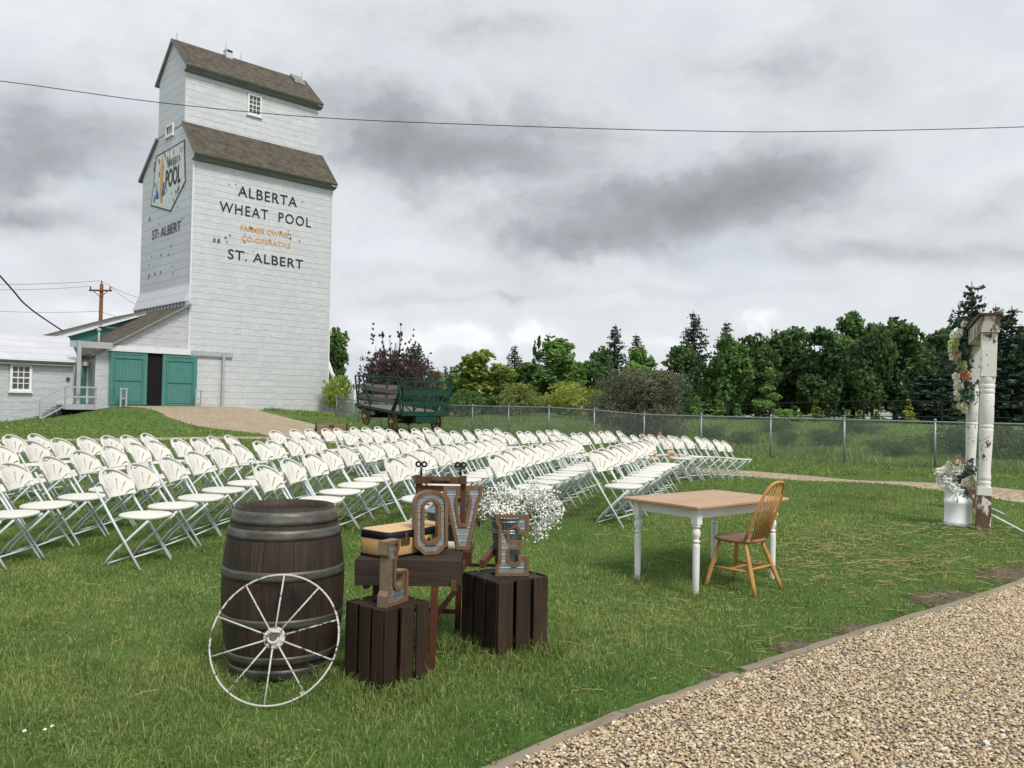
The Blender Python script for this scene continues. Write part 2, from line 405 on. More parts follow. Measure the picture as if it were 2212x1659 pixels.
M['path_gravel'] = _gravel('path_gravel', [(p, tuple(v*1.12 for v in c)) for p, c in GC], 24, .03)
M['bed'] = _gravel('gravel_bed', [(p, tuple(v*.95 for v in c)) for p, c in GC], 70, .02)
def _pebble():
    t = NT('pebble'); a = t.n('ShaderNodeAttribute', attribute_name='tint').outputs['Fac']
    col = t.ramp(a, [(0., (.075,.075,.085)), (.16, (.17,.16,.16)), (.28, (.34,.25,.15)), (.5, (.52,.39,.225)), (.7, (.62,.49,.31)), (.88, (.68,.58,.43)), (1., (.80,.76,.68))])
    n = t.noise(t.coord(), 90, 3)
    return t.set(t.mix(t.math('MULTIPLY', n, .35), col, (.31,.26,.19)), .7, 0, .3)
M['pebble'] = _pebble()
def _corr():
    t = NT('corrugated_tin'); tc = t.n('ShaderNodeTexCoord'); sp = t.n('ShaderNodeSeparateXYZ', {0: tc.outputs['Object']})
    w = t.math('SINE', t.math('MULTIPLY', sp.outputs[2], 2*math.pi/.040))
    n = t.noise(tc.outputs['Object'], 30, 5)
    col = t.ramp(n, [(.3, (.22,.25,.265)), (.7, (.36,.39,.405))])
    return t.set(col, .38, .7, .5, t.math('ADD', t.math('MAXIMUM', w, .86), t.math('MULTIPLY', n, .03)), 1.0, .022)
M['corr'] = _corr()
def _bucket():
    t = NT('ribbed_bucket'); tc = t.n('ShaderNodeTexCoord'); sp = t.n('ShaderNodeSeparateXYZ', {0: tc.outputs['Object']})
    an = t.math('ARCTAN2', sp.outputs[1], sp.outputs[0])
    w = t.math('SINE', t.math('MULTIPLY', an, 34.))
    return t.set(t.ramp(t.noise(tc.outputs['Object'], 20, 4), [(.3, (.22,.25,.29)), (.7, (.36,.40,.45))]), .38, .7, .5, w, .6, .005)
M['bucket'] = _bucket()
def _barrel():
    t = NT('barrel_staves'); tc = t.n('ShaderNodeTexCoord'); sp = t.n('ShaderNodeSeparateXYZ', {0: tc.outputs['Object']})
    an = t.math('MULTIPLY', t.math('ADD', t.math('ARCTAN2', sp.outputs[1], sp.outputs[0]), 3.2), 26/(2*math.pi))
    st = t.math('FLOOR', an); fr = t.math('FRACT', an)
    wn = t.n('ShaderNodeTexWhiteNoise', {'W': st}, noise_dimensions='1D').outputs['Value']
    gap = t.math('LESS_THAN', t.math('ABSOLUTE', t.math('SUBTRACT', fr, .5)), .482)
    v = t.n('ShaderNodeCombineXYZ', {0: t.math('MULTIPLY', an, 2.4), 1: t.math('MULTIPLY', sp.outputs[2], 2.), 2: t.math('MULTIPLY', wn, 9.)}).outputs[0]
    n = t.noise(v, 2.2, 6, .6)
    col = t.ramp(n, [(.25, (.020,.014,.010)), (.55, (.050,.033,.023)), (.8, (.080,.055,.040))])
    col = t.mix(t.math('MULTIPLY', wn, .45), col, (.026,.018,.014))
    dk = t.noise(t.coord(loc=(2,2,0)), 4, 5)
    col = t.mix(t.ramp(dk, [(.5, (0,0,0)), (.75, (.8,.8,.8))]), col, (.012,.010,.010))
    sc1 = t.noise(t.coord(scale=(1,1,2)), 26, 6, .7)
    col = t.mix(t.ramp(sc1, [(.68, (0,0,0)), (.74, (.6,.6,.6))]), col, (.13,.10,.08))
    col = t.mix(gap, (.006,.005,.005), col)
    return t.set(col, .6, 0, .3, t.math('ADD', t.math('MULTIPLY', gap, .6), t.math('MULTIPLY', n, .3)), .6, .006)
M['barrel'] = _barrel()
def _hoop():
    t = NT('barrel_hoop'); n = t.noise(t.coord(scale=(1,1,3)), 7, 6, .65); n2 = t.noise(t.coord(loc=(4,1,2)), 30, 4)
    col = t.ramp(n, [(.3, (.058,.054,.044)), (.5, (.108,.106,.092)), (.72, (.172,.178,.168))])
    col = t.mix(t.ramp(n2, [(.55, (0,0,0)), (.75, (.6,.6,.6))]), col, (.10,.065,.045))
    return t.set(col, .5, .55, .4, n2, .15, .002)
M['hoop'] = _hoop()
M['wheel_white'] = m_peel('wheel_paint', (.55,.54,.50), (.14,.095,.07), 42, .425)
# ------------------------------------------------------------------ setting: terrain, paths
PATH_MAIN = [(9.3,9.5), (8.7,12.6), (7.6,17.0), (5.6,20.3), (1.4,23.2), (-4.,27.2), (-9.,30.3), (-13.5,26.5), (-19,22.5), (-27,19)]
def samp(pl, step=.5):
    out = []; P = [Vector((p[0], p[1], 0)) for p in pl]
    P = [P[0]*2-P[1]]+P+[P[-1]*2-P[-2]]
    for i in range(1, len(P)-2):
        n = max(2, int((P[i+1]-P[i]).length/step))
        for k in range(n):
            t = k/n; a, b, c, d = P[i-1:i+3]
            out.append(.5*((2*b)+(c-a)*t+(2*a-5*b+4*c-d)*t*t+(3*b-a-3*c+d)*t**3))
    out.append(P[-2]); return out
PM = samp(PATH_MAIN)
def E2W(u, v): return (EC[0]+EU[0]*u+EV[0]*v, EC[1]+EU[1]*u+EV[1]*v)
RAMP_L = [E2W(-4.5,-.05), (-21.0,47.6), (-17.8,43.2), (-14.8,39.4), (-11.0,35.4), (-8.6,30.5)]
RAMP_R = [E2W(4.4,-.05), (-15.2,50.5), (-12.9,47.4), (-10.0,43.8), (-7.3,39.5), (-3.8,30.5)]
RL, RR = samp(RAMP_L, .6), samp(RAMP_R, .6)
nn = min(len(RL), len(RR)); RL = [RL[int(i*(len(RL)-1)/(nn-1))] for i in range(nn)]; RR = [RR[int(i*(len(RR)-1)/(nn-1))] for i in range(nn)]
PMx = np.array([(p.x, p.y) for p in PM])
EDGE = [Vector((-1.35,1.97,0)), Vector((-.02,3.52,0)), Vector((1.05,4.76,0)), Vector((2.5,6.03,0)), Vector((4.87,7.92,0)), Vector((7.5,10.0,0))]
EDGE = [e+Vector((.020,-.028,0)) for e in EDGE]
def edge_y(x): return np.interp(x, [e.x for e in EDGE], [e.y for e in EDGE])
def wob(x, y): return .5*np.sin(2.1*x+1.3*y)+.3*np.sin(4.7*x-3.1*y+1)+.2*np.sin(9*x+7*y)
def on_path(x, y):
    d = np.full(len(x), 9.)
    for p in PMx: d = np.minimum(d, np.hypot(x-p[0], y-p[1]))
    m = d < .78+.10*wob(x, y)
    cl = [((a.x+b.x)/2, (a.y+b.y)/2, (a-b).length/2) for a, b in zip(RL, RR)]
    for cx, cy, w in cl[::2]: m |= np.hypot(x-cx, y-cy) < w*.97
    return m
xs = np.concatenate([-np.geomspace(40, 900, 14)[::-1], np.arange(-39.5, 40, .5), np.geomspace(40, 900, 14)])
ys = np.concatenate([[-60, -20, -8], np.arange(-4, 30, .4), np.arange(30, 72, 1.), np.geomspace(72, 1500, 16)])
gx, gy = np.meshgrid(xs, ys); gz = hgt(gx, gy)
V_ = np.stack([gx, gy, gz], -1).reshape(-1, 3); nx_, ny_ = len(xs), len(ys)
i_ = (np.arange(ny_-1)[:, None]*nx_+np.arange(nx_-1)[None]).ravel()
L_ = np.stack([i_, i_+1, i_+1+nx_, i_+nx_], -1).ravel()
dm = .724*(gx-12)+.69*(gy-23.5)
g = arr_mesh('ground', V_, L_, np.full(len(i_), 4), M['ground'], None, S(-.2, .4, dm).ravel(), True); g['kind'] = 'structure'
def ribbon(name, A, B, mat, lift=.018, nw=8):
    vs = []; fs = []
    for i, (a, b) in enumerate(zip(A, B)):
        for k in range(nw+1):
            t = k/nw; p = a.lerp(b, t)
            e = .10*wob(p.x*1.7, p.y*1.7)
            if k == 0: p = p+(a-b).normalized()*e
            if k == nw: p = p+(b-a).normalized()*e
            zz = H(p.x, p.y)+lift+(.03*math.sin(math.pi*t))
            if k in (0, nw): zz -= lift*.7
            vs.append((p.x, p.y, zz))
    for i in range(len(A)-1):
        for k in range(nw):
            o = i*(nw+1)+k; fs.append((o, o+1, o+nw+2, o+nw+1))
    o = MB().add(vs, fs, 0, True).build(name, mat); o['kind'] = 'structure'; return o
A_, B_ = [], []
for i, p in enumerate(PM):
    t = (PM[min(i+1, len(PM)-1)]-PM[max(i-1, 0)]).normalized(); n = Vector((-t.y, t.x, 0))
    A_.append(p-n*.8); B_.append(p+n*.8)
ribbon('gravel_path', A_, B_, M['path_gravel'])
ribbon('gravel_ramp_path', RL, RR, M['path_gravel'], .03)
# gravel walk at the camera's feet: bed sheet + loose stones
bed = MB()
ex = np.linspace(-1.35, 7.3, 90); nb = 36
vs = []; fs = []
for i, x in enumerate(ex):
    ye = float(edge_y(x))
    for k in range(nb+1):
        px_ = x+k*.183*.77*1.6; py_ = ye-k*.183*.64*1.6+.02
        vs.append((px_, py_, H(px_, py_)+.008))
for i in range(len(ex)-1):
    for k in range(nb):
        o = i*(nb+1)+k; fs.append((o, o+1, o+nb+2, o+nb+1))
o = bed.add(vs, fs, 0, True).build('gravel_walk', M['bed']); o['kind'] = 'structure'
def in_view(x, y, z=None, mg=330):
    z = hgt(x, y) if z is None else z
    Mi = np.array(CM.transposed())
    P_ = np.stack([x, y, z-HC], -1) @ Mi.T
    dp = -P_[:, 2]; u = CX+F*P_[:, 0]/np.maximum(dp, .01); v = CY-F*P_[:, 1]/np.maximum(dp, .01)
    return (dp > .5) & (u > -mg) & (u < 2212+mg) & (v > -mg) & (v < 1659+mg*2.5)
# pebbles
ico = bmesh.new(); bmesh.ops.create_icosphere(ico, subdivisions=1, radius=1)
iv = np.array([v.co for v in ico.verts]); it = np.array([[v.index for v in f.verts] for f in ico.faces]); ico.free()
N = 420000
px_ = rng.uniform(-1.5, 8, N); py_ = rng.uniform(1.8, 9.5, N)
k = (py_ < edge_y(px_)-.045) & (py_ > edge_y(px_)-5) & in_view(px_, py_)
dist = np.hypot(px_, py_)
k &= rng.random(N) < np.clip(1.7-dist*.065, .6, 1)
px_, py_ = px_[k], py_[k]; n = len(px_)
sz = rng.lognormal(-4.62, .29, n)*.72; dd = np.hypot(px_, py_); sz *= 1+.03*np.clip(dd-4, 0, 6)
scl = np.stack([sz*rng.uniform(.9, 1.35, n), sz*rng.uniform(.7, 1.05, n), sz*rng.uniform(.36, .62, n)], -1)
a = rng.uniform(0, 6.283, n); ca, sa = np.cos(a), np.sin(a)
vv = iv[None]*scl[:, None]*(1+rng.normal(0, .10, (n, len(iv), 1)))
tl = rng.normal(0, .22, (n, 2))
vv[:, :, 2] += vv[:, :, 0]*tl[:, :1]+vv[:, :, 1]*tl[:, 1:]
xx = vv[:, :, 0]*ca[:, None]-vv[:, :, 1]*sa[:, None]+px_[:, None]
yy = vv[:, :, 0]*sa[:, None]+vv[:, :, 1]*ca[:, None]+py_[:, None]
zz = vv[:, :, 2]+(hgt(px_, py_)+.012+scl[:, 2]*.45+rng.uniform(0, .006, n))[:, None]
vt = np.stack([xx, yy, zz], -1).reshape(-1, 3)
lp = (it[None]+(np.arange(n)*len(iv))[:, None, None]).reshape(-1)
o = arr_mesh('loose_gravel', vt, lp, np.full(n*len(it), 3), M['pebble'], None, np.repeat(rng.beta(2.1, 1.6, n), len(iv)), True)
tag(o, 'loose tan and grey river gravel covering the walk', 'gravel', None, 'stuff')
# timber edging, separate boards laid end to end, the pieces overlap near the middle
def board(p, q, w=.065, h=.052, lab=''):
    L = (q-p).length; d = (q-p).normalized(); m = (p+q)/2
    ang = math.atan2(d.y, d.x); zz = (H(p.x, p.y)+H(q.x, q.y))/2
    b = MB(); nseg = 14
    vs = []; fs = []
    for i in range(nseg+1):
        s_ = -L/2+L*i/nseg; j = .006*math.sin(i*2.3+p.x*5); e = .004*math.sin(i*5.1)
        for yy_, z_ in ((-w/2, -.05), (w/2, -.05), (w/2+e, h-.03), (-w/2+j*.4, h-.03+e)):
            w_ = m+d*s_; vs.append((s_, yy_+j, z_+H(w_.x, w_.y)-zz))
    for i in range(nseg):
        for k in range(4): fs.append((i*4+k, i*4+(k+1) % 4, i*4+4+(k+1) % 4, i*4+4+k))
    fs += [(3,2,1,0), tuple(nseg*4+k for k in range(4))]
    o = b.add(vs, fs).build('edging_board', M['edging'], None, .006)
    o.location = (m.x, m.y, zz); o.rotation_euler = (0, 0, ang)
    return tag(o, lab, 'edging board', 'timber edging boards along the gravel walk')
nrm = Vector((.64,-.77,0))
SH_ = Vector((.020,-.028,0))
board(EDGE[0], Vector((.55,4.19,0))+SH_, lab='low grey edging board at the near end of the gravel walk')
board(Vector((.56,4.20,0))+SH_, Vector((1.34,5.03,0))+SH_, lab='edging board sunk in the grass with straw caught against its end')
board(Vector((1.36,4.98,0))+nrm*.03+SH_, Vector((1.66,5.21,0))+nrm*.045+SH_, .055, .045, lab='loose offcut of edging lying on the gravel beside the overlap')
board(Vector((1.41,5.12,0))+SH_, EDGE[3], lab='weathered edging board between the overlap and the bare patch')
board(EDGE[3]+Vector((.012,.010,0)), EDGE[4], lab='long edging board running beside bare earth towards the milk cans')
board(EDGE[4]+Vector((.012,.010,0)), EDGE[5], lab='farthest edging board where the gravel walk leaves the picture')

# ------------------------------------------------------------------ grass blades (uncountable)
def blades(name, x, y, hh, ww, tint, mat, lab, lean=1.0):
    n = len(x); z = hgt(x, y)
    ya = rng.uniform(0, 6.283, n); la = rng.uniform(0, 6.283, n); lm = np.abs(rng.normal(0, lean, n))
    tx, ty = np.cos(ya)*ww/2, np.sin(ya)*ww/2
    lx, ly = np.cos(la)*lm*hh, np.sin(la)*lm*hh
    q = np.zeros((n, 5, 3))
    q[:, 0] = np.stack([x-tx, y-ty, z-.01], -1); q[:, 1] = np.stack([x+tx, y+ty, z-.01], -1)
    mx, my, mz = x+lx*.35, y+ly*.35, z+hh*.6
    q[:, 2] = np.stack([mx+tx*.8, my+ty*.8, mz], -1); q[:, 3] = np.stack([mx-tx*.8, my-ty*.8, mz], -1)
    q[:, 4] = np.stack([x+lx, y+ly, z+hh*np.clip(1-.35*lm, .3, 1)], -1)
    b = np.arange(n)*5
    lp = np.stack([b, b+1, b+2, b+3, b+3, b+2, b+4], -1).ravel()
    cn = np.tile([4, 3], n)
    o = arr_mesh(name, q.reshape(-1, 3), lp, cn, mat, None, np.repeat(tint, 5))
    return tag(o, lab, 'grass', None, 'stuff')
bare = [(1.92,5.66,.24), (2.5,6.12,.26), (3.75,7.18,.5), (4.8,8.05,.45), (.10,3.78,.11), (-2.8,5.6,.25), (-2.2,5.0,.2), (1.25,4.97,.15)]
for bx, by, br in [bare[q] for q in (0,1,2,3,7)]:
    vs = []; tt = []; lp = []; cn = []; nr, na = 5, 28
    for r_i in range(nr+1):
        for k in range(na):
            a = 6.2832*k/na; r_ = br*1.25*max(r_i/nr, .02); x = bx+r_*1.3*math.cos(a)*.77-r_*.7*math.sin(a)*.64; y = by+r_*1.3*math.cos(a)*.64+r_*.7*math.sin(a)*.77
            y = max(y, float(edge_y(x))+.03); vs.append((x, y, H(x, y)+.006)); tt.append(1-r_i/nr)
    for r_i in range(nr):
        for k in range(na): lp += [r_i*na+k, r_i*na+(k+1) % na, (r_i+1)*na+(k+1) % na, (r_i+1)*na+k]; cn.append(4)
    o = arr_mesh('bare_earth', np.array(vs), np.array(lp), np.array(cn), M['earth'], None, tt, True); o['kind'] = 'structure'
GX, GY, GH, GW, GT = [], [], [], [], []
WXY = (-1.14, 3.95)
for y0, y1, dens, h0, w0 in ((2.2,4.4,9000,.028,.0036), (4.4,6.2,6800,.026,.0043), (6.2,9,3600,.022,.0058), (9,13,1400,.022,.009), (13,20,400,.026,.017), (20,34,90,.05,.035), (34,47,26,.06,.07)):
    A = (y1-y0)*(1.24*(y1+y0)/2+2.4)
    n = int(A*dens); yy = rng.uniform(y0, y1, n); xx = rng.uniform(-1, 1, n)*(.62*yy+1.2)
    lo = np.sin(xx*1.3+.7)*np.sin(yy*1.1+.3)*.5+np.sin(xx*3.1-yy*2.3)*.3+np.sin(xx*7.3+yy*5.9)*.2
    keep = (yy > edge_y(xx)+.05) & ~on_path(xx, yy) & (.724*(xx-12)+.69*(yy-23.5) < .1)
    pr = np.clip(.86+.30*lo, .3, 1)
    for bx, by, br in bare: q1 = (xx-bx)*.77+(yy-by)*.64; q2 = -(xx-bx)*.64+(yy-by)*.77; pr *= 1-.97*np.exp(-((q1/1.15)**2+(q2/.62)**2)/(br*.95)**2)
    keep &= rng.random(n) < pr; keep &= in_view(xx, yy)
    u_ = (xx-EC[0])*EU[0]+(yy-EC[1])*EU[1]; v_ = (xx-EC[0])*EV[0]+(yy-EC[1])*EV[1]
    keep &= v_ < -.1
    xx, yy, lo = xx[keep], yy[keep], lo[keep]; n = len(xx)
    GX.append(xx); GY.append(yy); hi_ = np.sin(xx*17+3*np.sin(yy*5))*np.sin(yy*15+2*np.sin(xx*6)); cl_ = np.clip(np.sin(xx*5.3+1.7*np.sin(yy*2.9))*np.sin(yy*4.7+1.3*np.sin(xx*3.7)), 0, 1)
    wz = np.exp(-((xx-WXY[0])**2+(yy-WXY[1])**2)/.32**2)
    GH.append(.9*h0*rng.lognormal(0, .42, n)*(1+.30*lo+.28*hi_+.55*cl_)*(1-.6*wz)*(1-.35*np.exp(-np.clip(yy-edge_y(xx), 0, 9)/.22))); GW.append(w0*rng.uniform(.6, 1.3, n))
    t_ = .40+.26*lo-.22*np.exp(-np.clip(yy-edge_y(xx), 0, 9)/.40)-.16*cl_+.10*hi_+rng.normal(0, .20, n)-.10*S(2.5, .5, xx)*S(6, 3.5, yy)+.10*S(8, 14, yy)
    t_ = np.where(rng.random(n) < .09, rng.uniform(.75, 1, n), t_); GT.append(np.clip(t_, 0, 1) if y0 < 13 else np.clip(.30+.45*(t_-.4), .05, .5))
# taller tufts left by the mower around the legs and crates
def tuft(px_, py_, r, n, hh):
    a = rng.uniform(0, 6.283, n); d = r*np.sqrt(rng.random(n))
    GX.append(px_+np.cos(a)*d); GY.append(py_+np.sin(a)*d); GH.append(hh*rng.lognormal(0, .3, n)); GW.append(.005*rng.uniform(.7, 1.3, n)); GT.append(np.clip(rng.normal(.33, .16, n), 0, 1))
for (qx, qy, r_, n_, h_) in ((827,1505,.26,600,.058), (720,1462,.12,260,.06), (1080,1430,.2,450,.058), (1000,1405,.16,300,.085), (1170,1408,.16,300,.08), (905,1490,.2,350,.06), (360,1560,.3,300,.06), (1505,1295,.1,120,.07), (1374,1258,.1,100,.07)):
    p = G(qx, qy); tuft(p.x, p.y, r_, n_, h_)
blades('grass', np.concatenate(GX), np.concatenate(GY), np.concatenate(GH), np.concatenate(GW), np.concatenate(GT), M['grass'], 'mown green lawn grass around the chairs')
n = 150000
xx = rng.uniform(-16, 34, n); yy = rng.uniform(18, 58, n); d = .724*(xx-12)+.69*(yy-23.5)
k = (d > .15) & (d < 22) & (rng.random(n) < np.clip(1.0-.04*d, .2, 1)) & in_view(xx, yy)
xx, yy, d = xx[k], yy[k], d[k]
lo = np.sin(xx*.9+yy*.4)*np.sin(yy*.7-.3*xx)
blades('meadow_grass', xx, yy, np.clip(.17+.07*lo+rng.normal(0, .06, len(xx))+.12*np.clip(np.sin(xx*2.3+1.1*np.sin(yy*1.7))*np.sin(yy*1.9+np.sin(xx*1.3)), -.6, 1), .06, .9), rng.uniform(.018, .045, len(xx)), np.clip(.42+.30*lo-.25*np.clip(np.sin(xx*2.3+1.1*np.sin(yy*1.7))*np.sin(yy*1.9+np.sin(xx*1.3)), 0, 1)+rng.normal(0, .2, len(xx)), 0, 1), M['meadow'], 'long unmown meadow grass beyond the chain-link fence', .9)
# broad-leaved weeds and clover in the turf
P_, T_ = [], []
for k in range(70):
    if k < 34: x = rng.uniform(-.1, 4.6); y = float(edge_y(x))+abs(rng.normal(.12, .16))+.05
    else: y = rng.uniform(3.2, 8.5); x = rng.uniform(-.6, .35)*y
    if y < edge_y(x)+.05: continue
    m_ = int(rng.integers(8, 26)); a = rng.uniform(0, 6.283, m_); d = rng.uniform(.01, .075, m_)
    P_.append(np.stack([x+np.cos(a)*d, y+np.sin(a)*d, hgt(x+np.cos(a)*d, y+np.sin(a)*d)+rng.uniform(.015, .05, m_)], -1)); T_.append(rng.normal(.35, .15, m_))
for k in range(16):
    y = rng.uniform(3.3, 7); x = rng.uniform(-.55, .2)*y
    if y < edge_y(x)+.2: continue
    m_ = 130; px1 = x+rng.normal(0, .13, m_); py1 = y+rng.normal(0, .10, m_)
    P_.append(np.stack([px1, py1, hgt(px1, py1)+rng.uniform(.02, .042, m_)], -1)); T_.append(rng.normal(.22, .10, m_))
P_ = np.concatenate(P_); n = len(P_); a = rng.normal(size=(n, 3)); a[:, 2] = abs(a[:, 2])+1.2; a /= np.linalg.norm(a, axis=1)[:, None]
t_ = np.cross(a, rng.normal(size=(n, 3))); t_ /= np.linalg.norm(t_, axis=1)[:, None]; bt = np.cross(a, t_); s_ = rng.uniform(.006, .012, n)[:, None]
q = np.stack([P_-t_*s_, P_-bt*s_*.55, P_+t_*s_, P_+bt*s_*.55], 1).reshape(-1, 3)
tag(arr_mesh('weeds', q, np.arange(n*4), np.full(n, 4), M['grass'], None, np.repeat(np.clip(np.concatenate(T_), 0, 1), 4)), 'small clover and broad-leaved weeds growing in the lawn', 'weeds', None, 'stuff')
# straw
n = 1500
sx_, sy_ = [], []
for cx_, cy_, s1, s2, m_ in ((3.7,8.4,1.1,.8,200), (3.35,8.75,.45,.22,150), (4.1,8.3,.4,.2,70), (5.2,9.6,.5,.4,110), (3.0,8.0,.5,.3,90), (4.6,9.3,.9,.6,190), (2.6,7.9,.9,.7,80), (1.2,5.4,.7,.5,60), (.4,5.6,1.0,.6,40), (-2.6,6.2,1.6,1.0,30), (-.9,6.2,1.2,.8,50), (.2,9,1.6,1,30), (1.6,6.3,1.0,.6,40), (3.5,6.9,.8,.5,50)):
    sx_.append(rng.normal(cx_, s1, m_)); sy_.append(rng.normal(cy_, s2, m_))
sx_, sy_ = np.concatenate(sx_), np.concatenate(sy_)
k = sy_ > edge_y(sx_)-.25; sx_, sy_ = sx_[k], sy_[k]
b = MB()
for x, y in zip(sx_, sy_):
    L = rng.lognormal(-2.35, .5); a = rng.uniform(0, 6.283); z = H(x, y)+.022+rng.uniform(0, .022)
    p0 = Vector((x, y, z)); d = Vector((math.cos(a), math.sin(a), rng.normal(0, .12)))
    p1 = p0+d*L*.5; a2 = a+rng.normal(0, .35); p2 = p1+Vector((math.cos(a2), math.sin(a2), rng.normal(-.05, .1)))*L*.5
    b.tube([p0, p1, p2], .0022 if y < 7 else .003, 3, 0, False, False)
tag(b.build('straw', M['straw'], None, 0, None, False), 'scattered yellow straw stalks on the lawn', 'straw', None, 'stuff')

# ------------------------------------------------------------------ sky, sun, camera
SUN_EL, SUN_AZ = R(52), R(146)          # azimuth clockwise from +Y
W = bpy.data.worlds.new('World'); sc.world = W; W.use_nodes = True
wt = W.node_tree; bg = wt.nodes['Background']; wo = wt.nodes['World Output']
class WN(NT):
    def __init__(s): s.t = wt
w = WN()
sky = w.n('ShaderNodeTexSky', sky_type='NISHITA', sun_disc=False, sun_elevation=SUN_EL, sun_rotation=SUN_AZ, air_density=1.0, dust_density=2.0)
wt.links.new(sky.outputs[0], bg.inputs[0]); bg.inputs[1].default_value = .08
tc = w.n('ShaderNodeTexCoord'); D = tc.outputs['Generated']
sp = w.n('ShaderNodeSeparateXYZ', {0: D})
az = w.math('ARCTAN2', sp.outputs[0], sp.outputs[1]); el = w.math('ARCSINE', sp.outputs[2])
cp = w.n('ShaderNodeCombineXYZ', {0: az, 1: el, 2: 0.}).outputs[0]
def vop(op, a, b):
    return w.n('ShaderNodeVectorMath', {0: a, 1: b}, operation=op).outputs[0]
# cloud layer coordinates: where the view direction meets a flat layer overhead
inv = w.math('DIVIDE', 1., w.math('ADD', w.math('MAXIMUM', sp.outputs[2], 0.), .16))
lay = w.n('ShaderNodeCombineXYZ', {0: w.math('MULTIPLY', sp.outputs[0], inv), 1: w.math('MULTIPLY', sp.outputs[1], inv), 2: 0.}).outputs[0]
nc = w.n('ShaderNodeTexNoise', {'Vector': vop('MULTIPLY', cp, (1., 2.1, 1.)), 'Scale': 4.2, 'Detail': 9., 'Roughness': .55, 'Distortion': .35})
nf = nc.outputs['Fac']
wv = w.n('ShaderNodeTexNoise', {'Vector': cp, 'Scale': 9., 'Detail': 6., 'Roughness': .6})
warp = vop('MULTIPLY', vop('SUBTRACT', wv.outputs['Color'], (.5,.5,.5)), (.17,.085,0.))
wp = vop('ADD', cp, warp)
def blob(px, py, rx, ry):
    a_ = math.atan((px-CX)/F); e_ = math.atan((876+.018*(px-CX)-py)/F)
    d_ = vop('MULTIPLY', vop('SUBTRACT', wp, (a_, e_, 0.)), (F/rx, F/ry, 0.))
    l2 = w.n('ShaderNodeVectorMath', {0: d_, 1: d_}, operation='DOT_PRODUCT').outputs['Value']
    return w.math('POWER', 2.718, w.math('MULTIPLY', l2, -1.))
def total(lst):
    acc = None
    for px, py, rx, ry, am in lst:
        b_ = w.math('MULTIPLY', blob(px, py, rx, ry), am); acc = b_ if acc is None else w.math('ADD', acc, b_)
    return acc
dark = total([(70,340,230,100,.75), (60,420,140,45,.35), (880,270,300,105,.66), (960,350,200,55,.34), (1350,465,310,80,.80), (1650,420,290,90,.62), (1150,300,330,80,.25), (380,420,160,80,.2), (1240,520,160,35,.35), (1600,150,330,60,.28), (1020,60,280,50,.25),
              (90,525,120,28,.38), (290,490,70,24,.30), (1950,590,330,34,.28), (2150,480,160,35,.22), (900,600,240,22,.22), (1085,652,50,16,.42), (900,655,120,14,.28), (1600,560,330,28,.22), (1500,640,300,14,.22), (620,180,120,40,.2)])
lite = total([(930,738,120,20,.60), (1005,728,45,20,.5), (1150,725,50,20,.75), (1420,745,70,16,.35), (800,700,60,18,.3), (240,690,120,22,.35), (60,110,260,120,.20), (480,60,170,90,.10), (1250,800,250,30,.02), (1010,200,110,90,.10), (2030,430,150,50,.20), (820,560,120,40,.14), (1640,700,40,16,.45)])
nz = w.math('MULTIPLY', w.math('SUBTRACT', nf, .5), 1.15)
k_ = w.math('SUBTRACT', w.math('MULTIPLY', dark, w.math('ADD', .55, w.math('MULTIPLY', nf, .95))), w.math('MULTIPLY', lite, w.math('ADD', .3, w.math('MULTIPLY', nf, 1.4))))
k_ = w.math('ADD', k_, nz)
pf = w.n('ShaderNodeTexNoise', {'Vector': vop('MULTIPLY', wp, (1., 1.9, 1.)), 'Scale': 13., 'Detail': 7., 'Roughness': .5}).outputs['Fac']
pf = w.math('ABSOLUTE', w.math('SUBTRACT', pf, .5))
k_ = w.math('ADD', k_, w.math('MULTIPLY', w.math('SUBTRACT', .09, pf), .55))
k_ = w.math('ADD', k_, w.math('MULTIPLY', w.math('SUBTRACT', wv.outputs['Fac'], .5), .45))
k_ = w.math('ADD', w.math('MULTIPLY', k_, .54), .285, 0., True)
cc = w.ramp(k_, [(0., (.78,.79,.80)), (.2, (.63,.652,.682)), (.45, (.50,.526,.558)), (.68, (.315,.337,.361)), (1., (.20,.213,.228))])
bg2 = w.n('ShaderNodeBackground', {0: cc, 1: 1.0})
gap = w.ramp(w.math('ADD', nf, w.math('MULTIPLY', k_, .3)), [(.38, (.80,.80,.80)), (.60, (1,1,1))])
mx = w.n('ShaderNodeMixShader', {0: gap, 1: bg.outputs[0], 2: bg2.outputs[0]})
wt.links.new(mx.outputs[0], wo.inputs['Surface'])
sl = bpy.data.lights.new('sun', 'SUN'); sl.energy = 2.3; sl.angle = R(18); sl.color = (1.0,.965,.91)
so = bpy.data.objects.new('sun', sl); COL.objects.link(so)
sd = Vector((math.sin(SUN_AZ)*math.cos(SUN_EL), math.cos(SUN_AZ)*math.cos(SUN_EL), math.sin(SUN_EL)))
so.rotation_euler = sd.to_track_quat('Z', 'Y').to_euler(); so.location = (20, -20, 40)
cd = bpy.data.cameras.new('camera'); cam = bpy.data.objects.new('camera', cd); COL.objects.link(cam)
cd.sensor_width = 36; cd.lens = F/2212*36; cd.clip_end = 5000; cd.clip_start = .05
cam.location = (0, 0, HC); cam.rotation_euler = CM.to_euler(); sc.camera = cam
sc.view_settings.view_transform = 'Standard'; sc.view_settings.look = 'None'; sc.view_settings.exposure = .42; sc.view_settings.gamma = 1
sc.cycles.use_denoising = True; sc.cycles.max_bounces = 6; sc.cycles.transparent_max_bounces = 8
sc.render.film_transparent = False
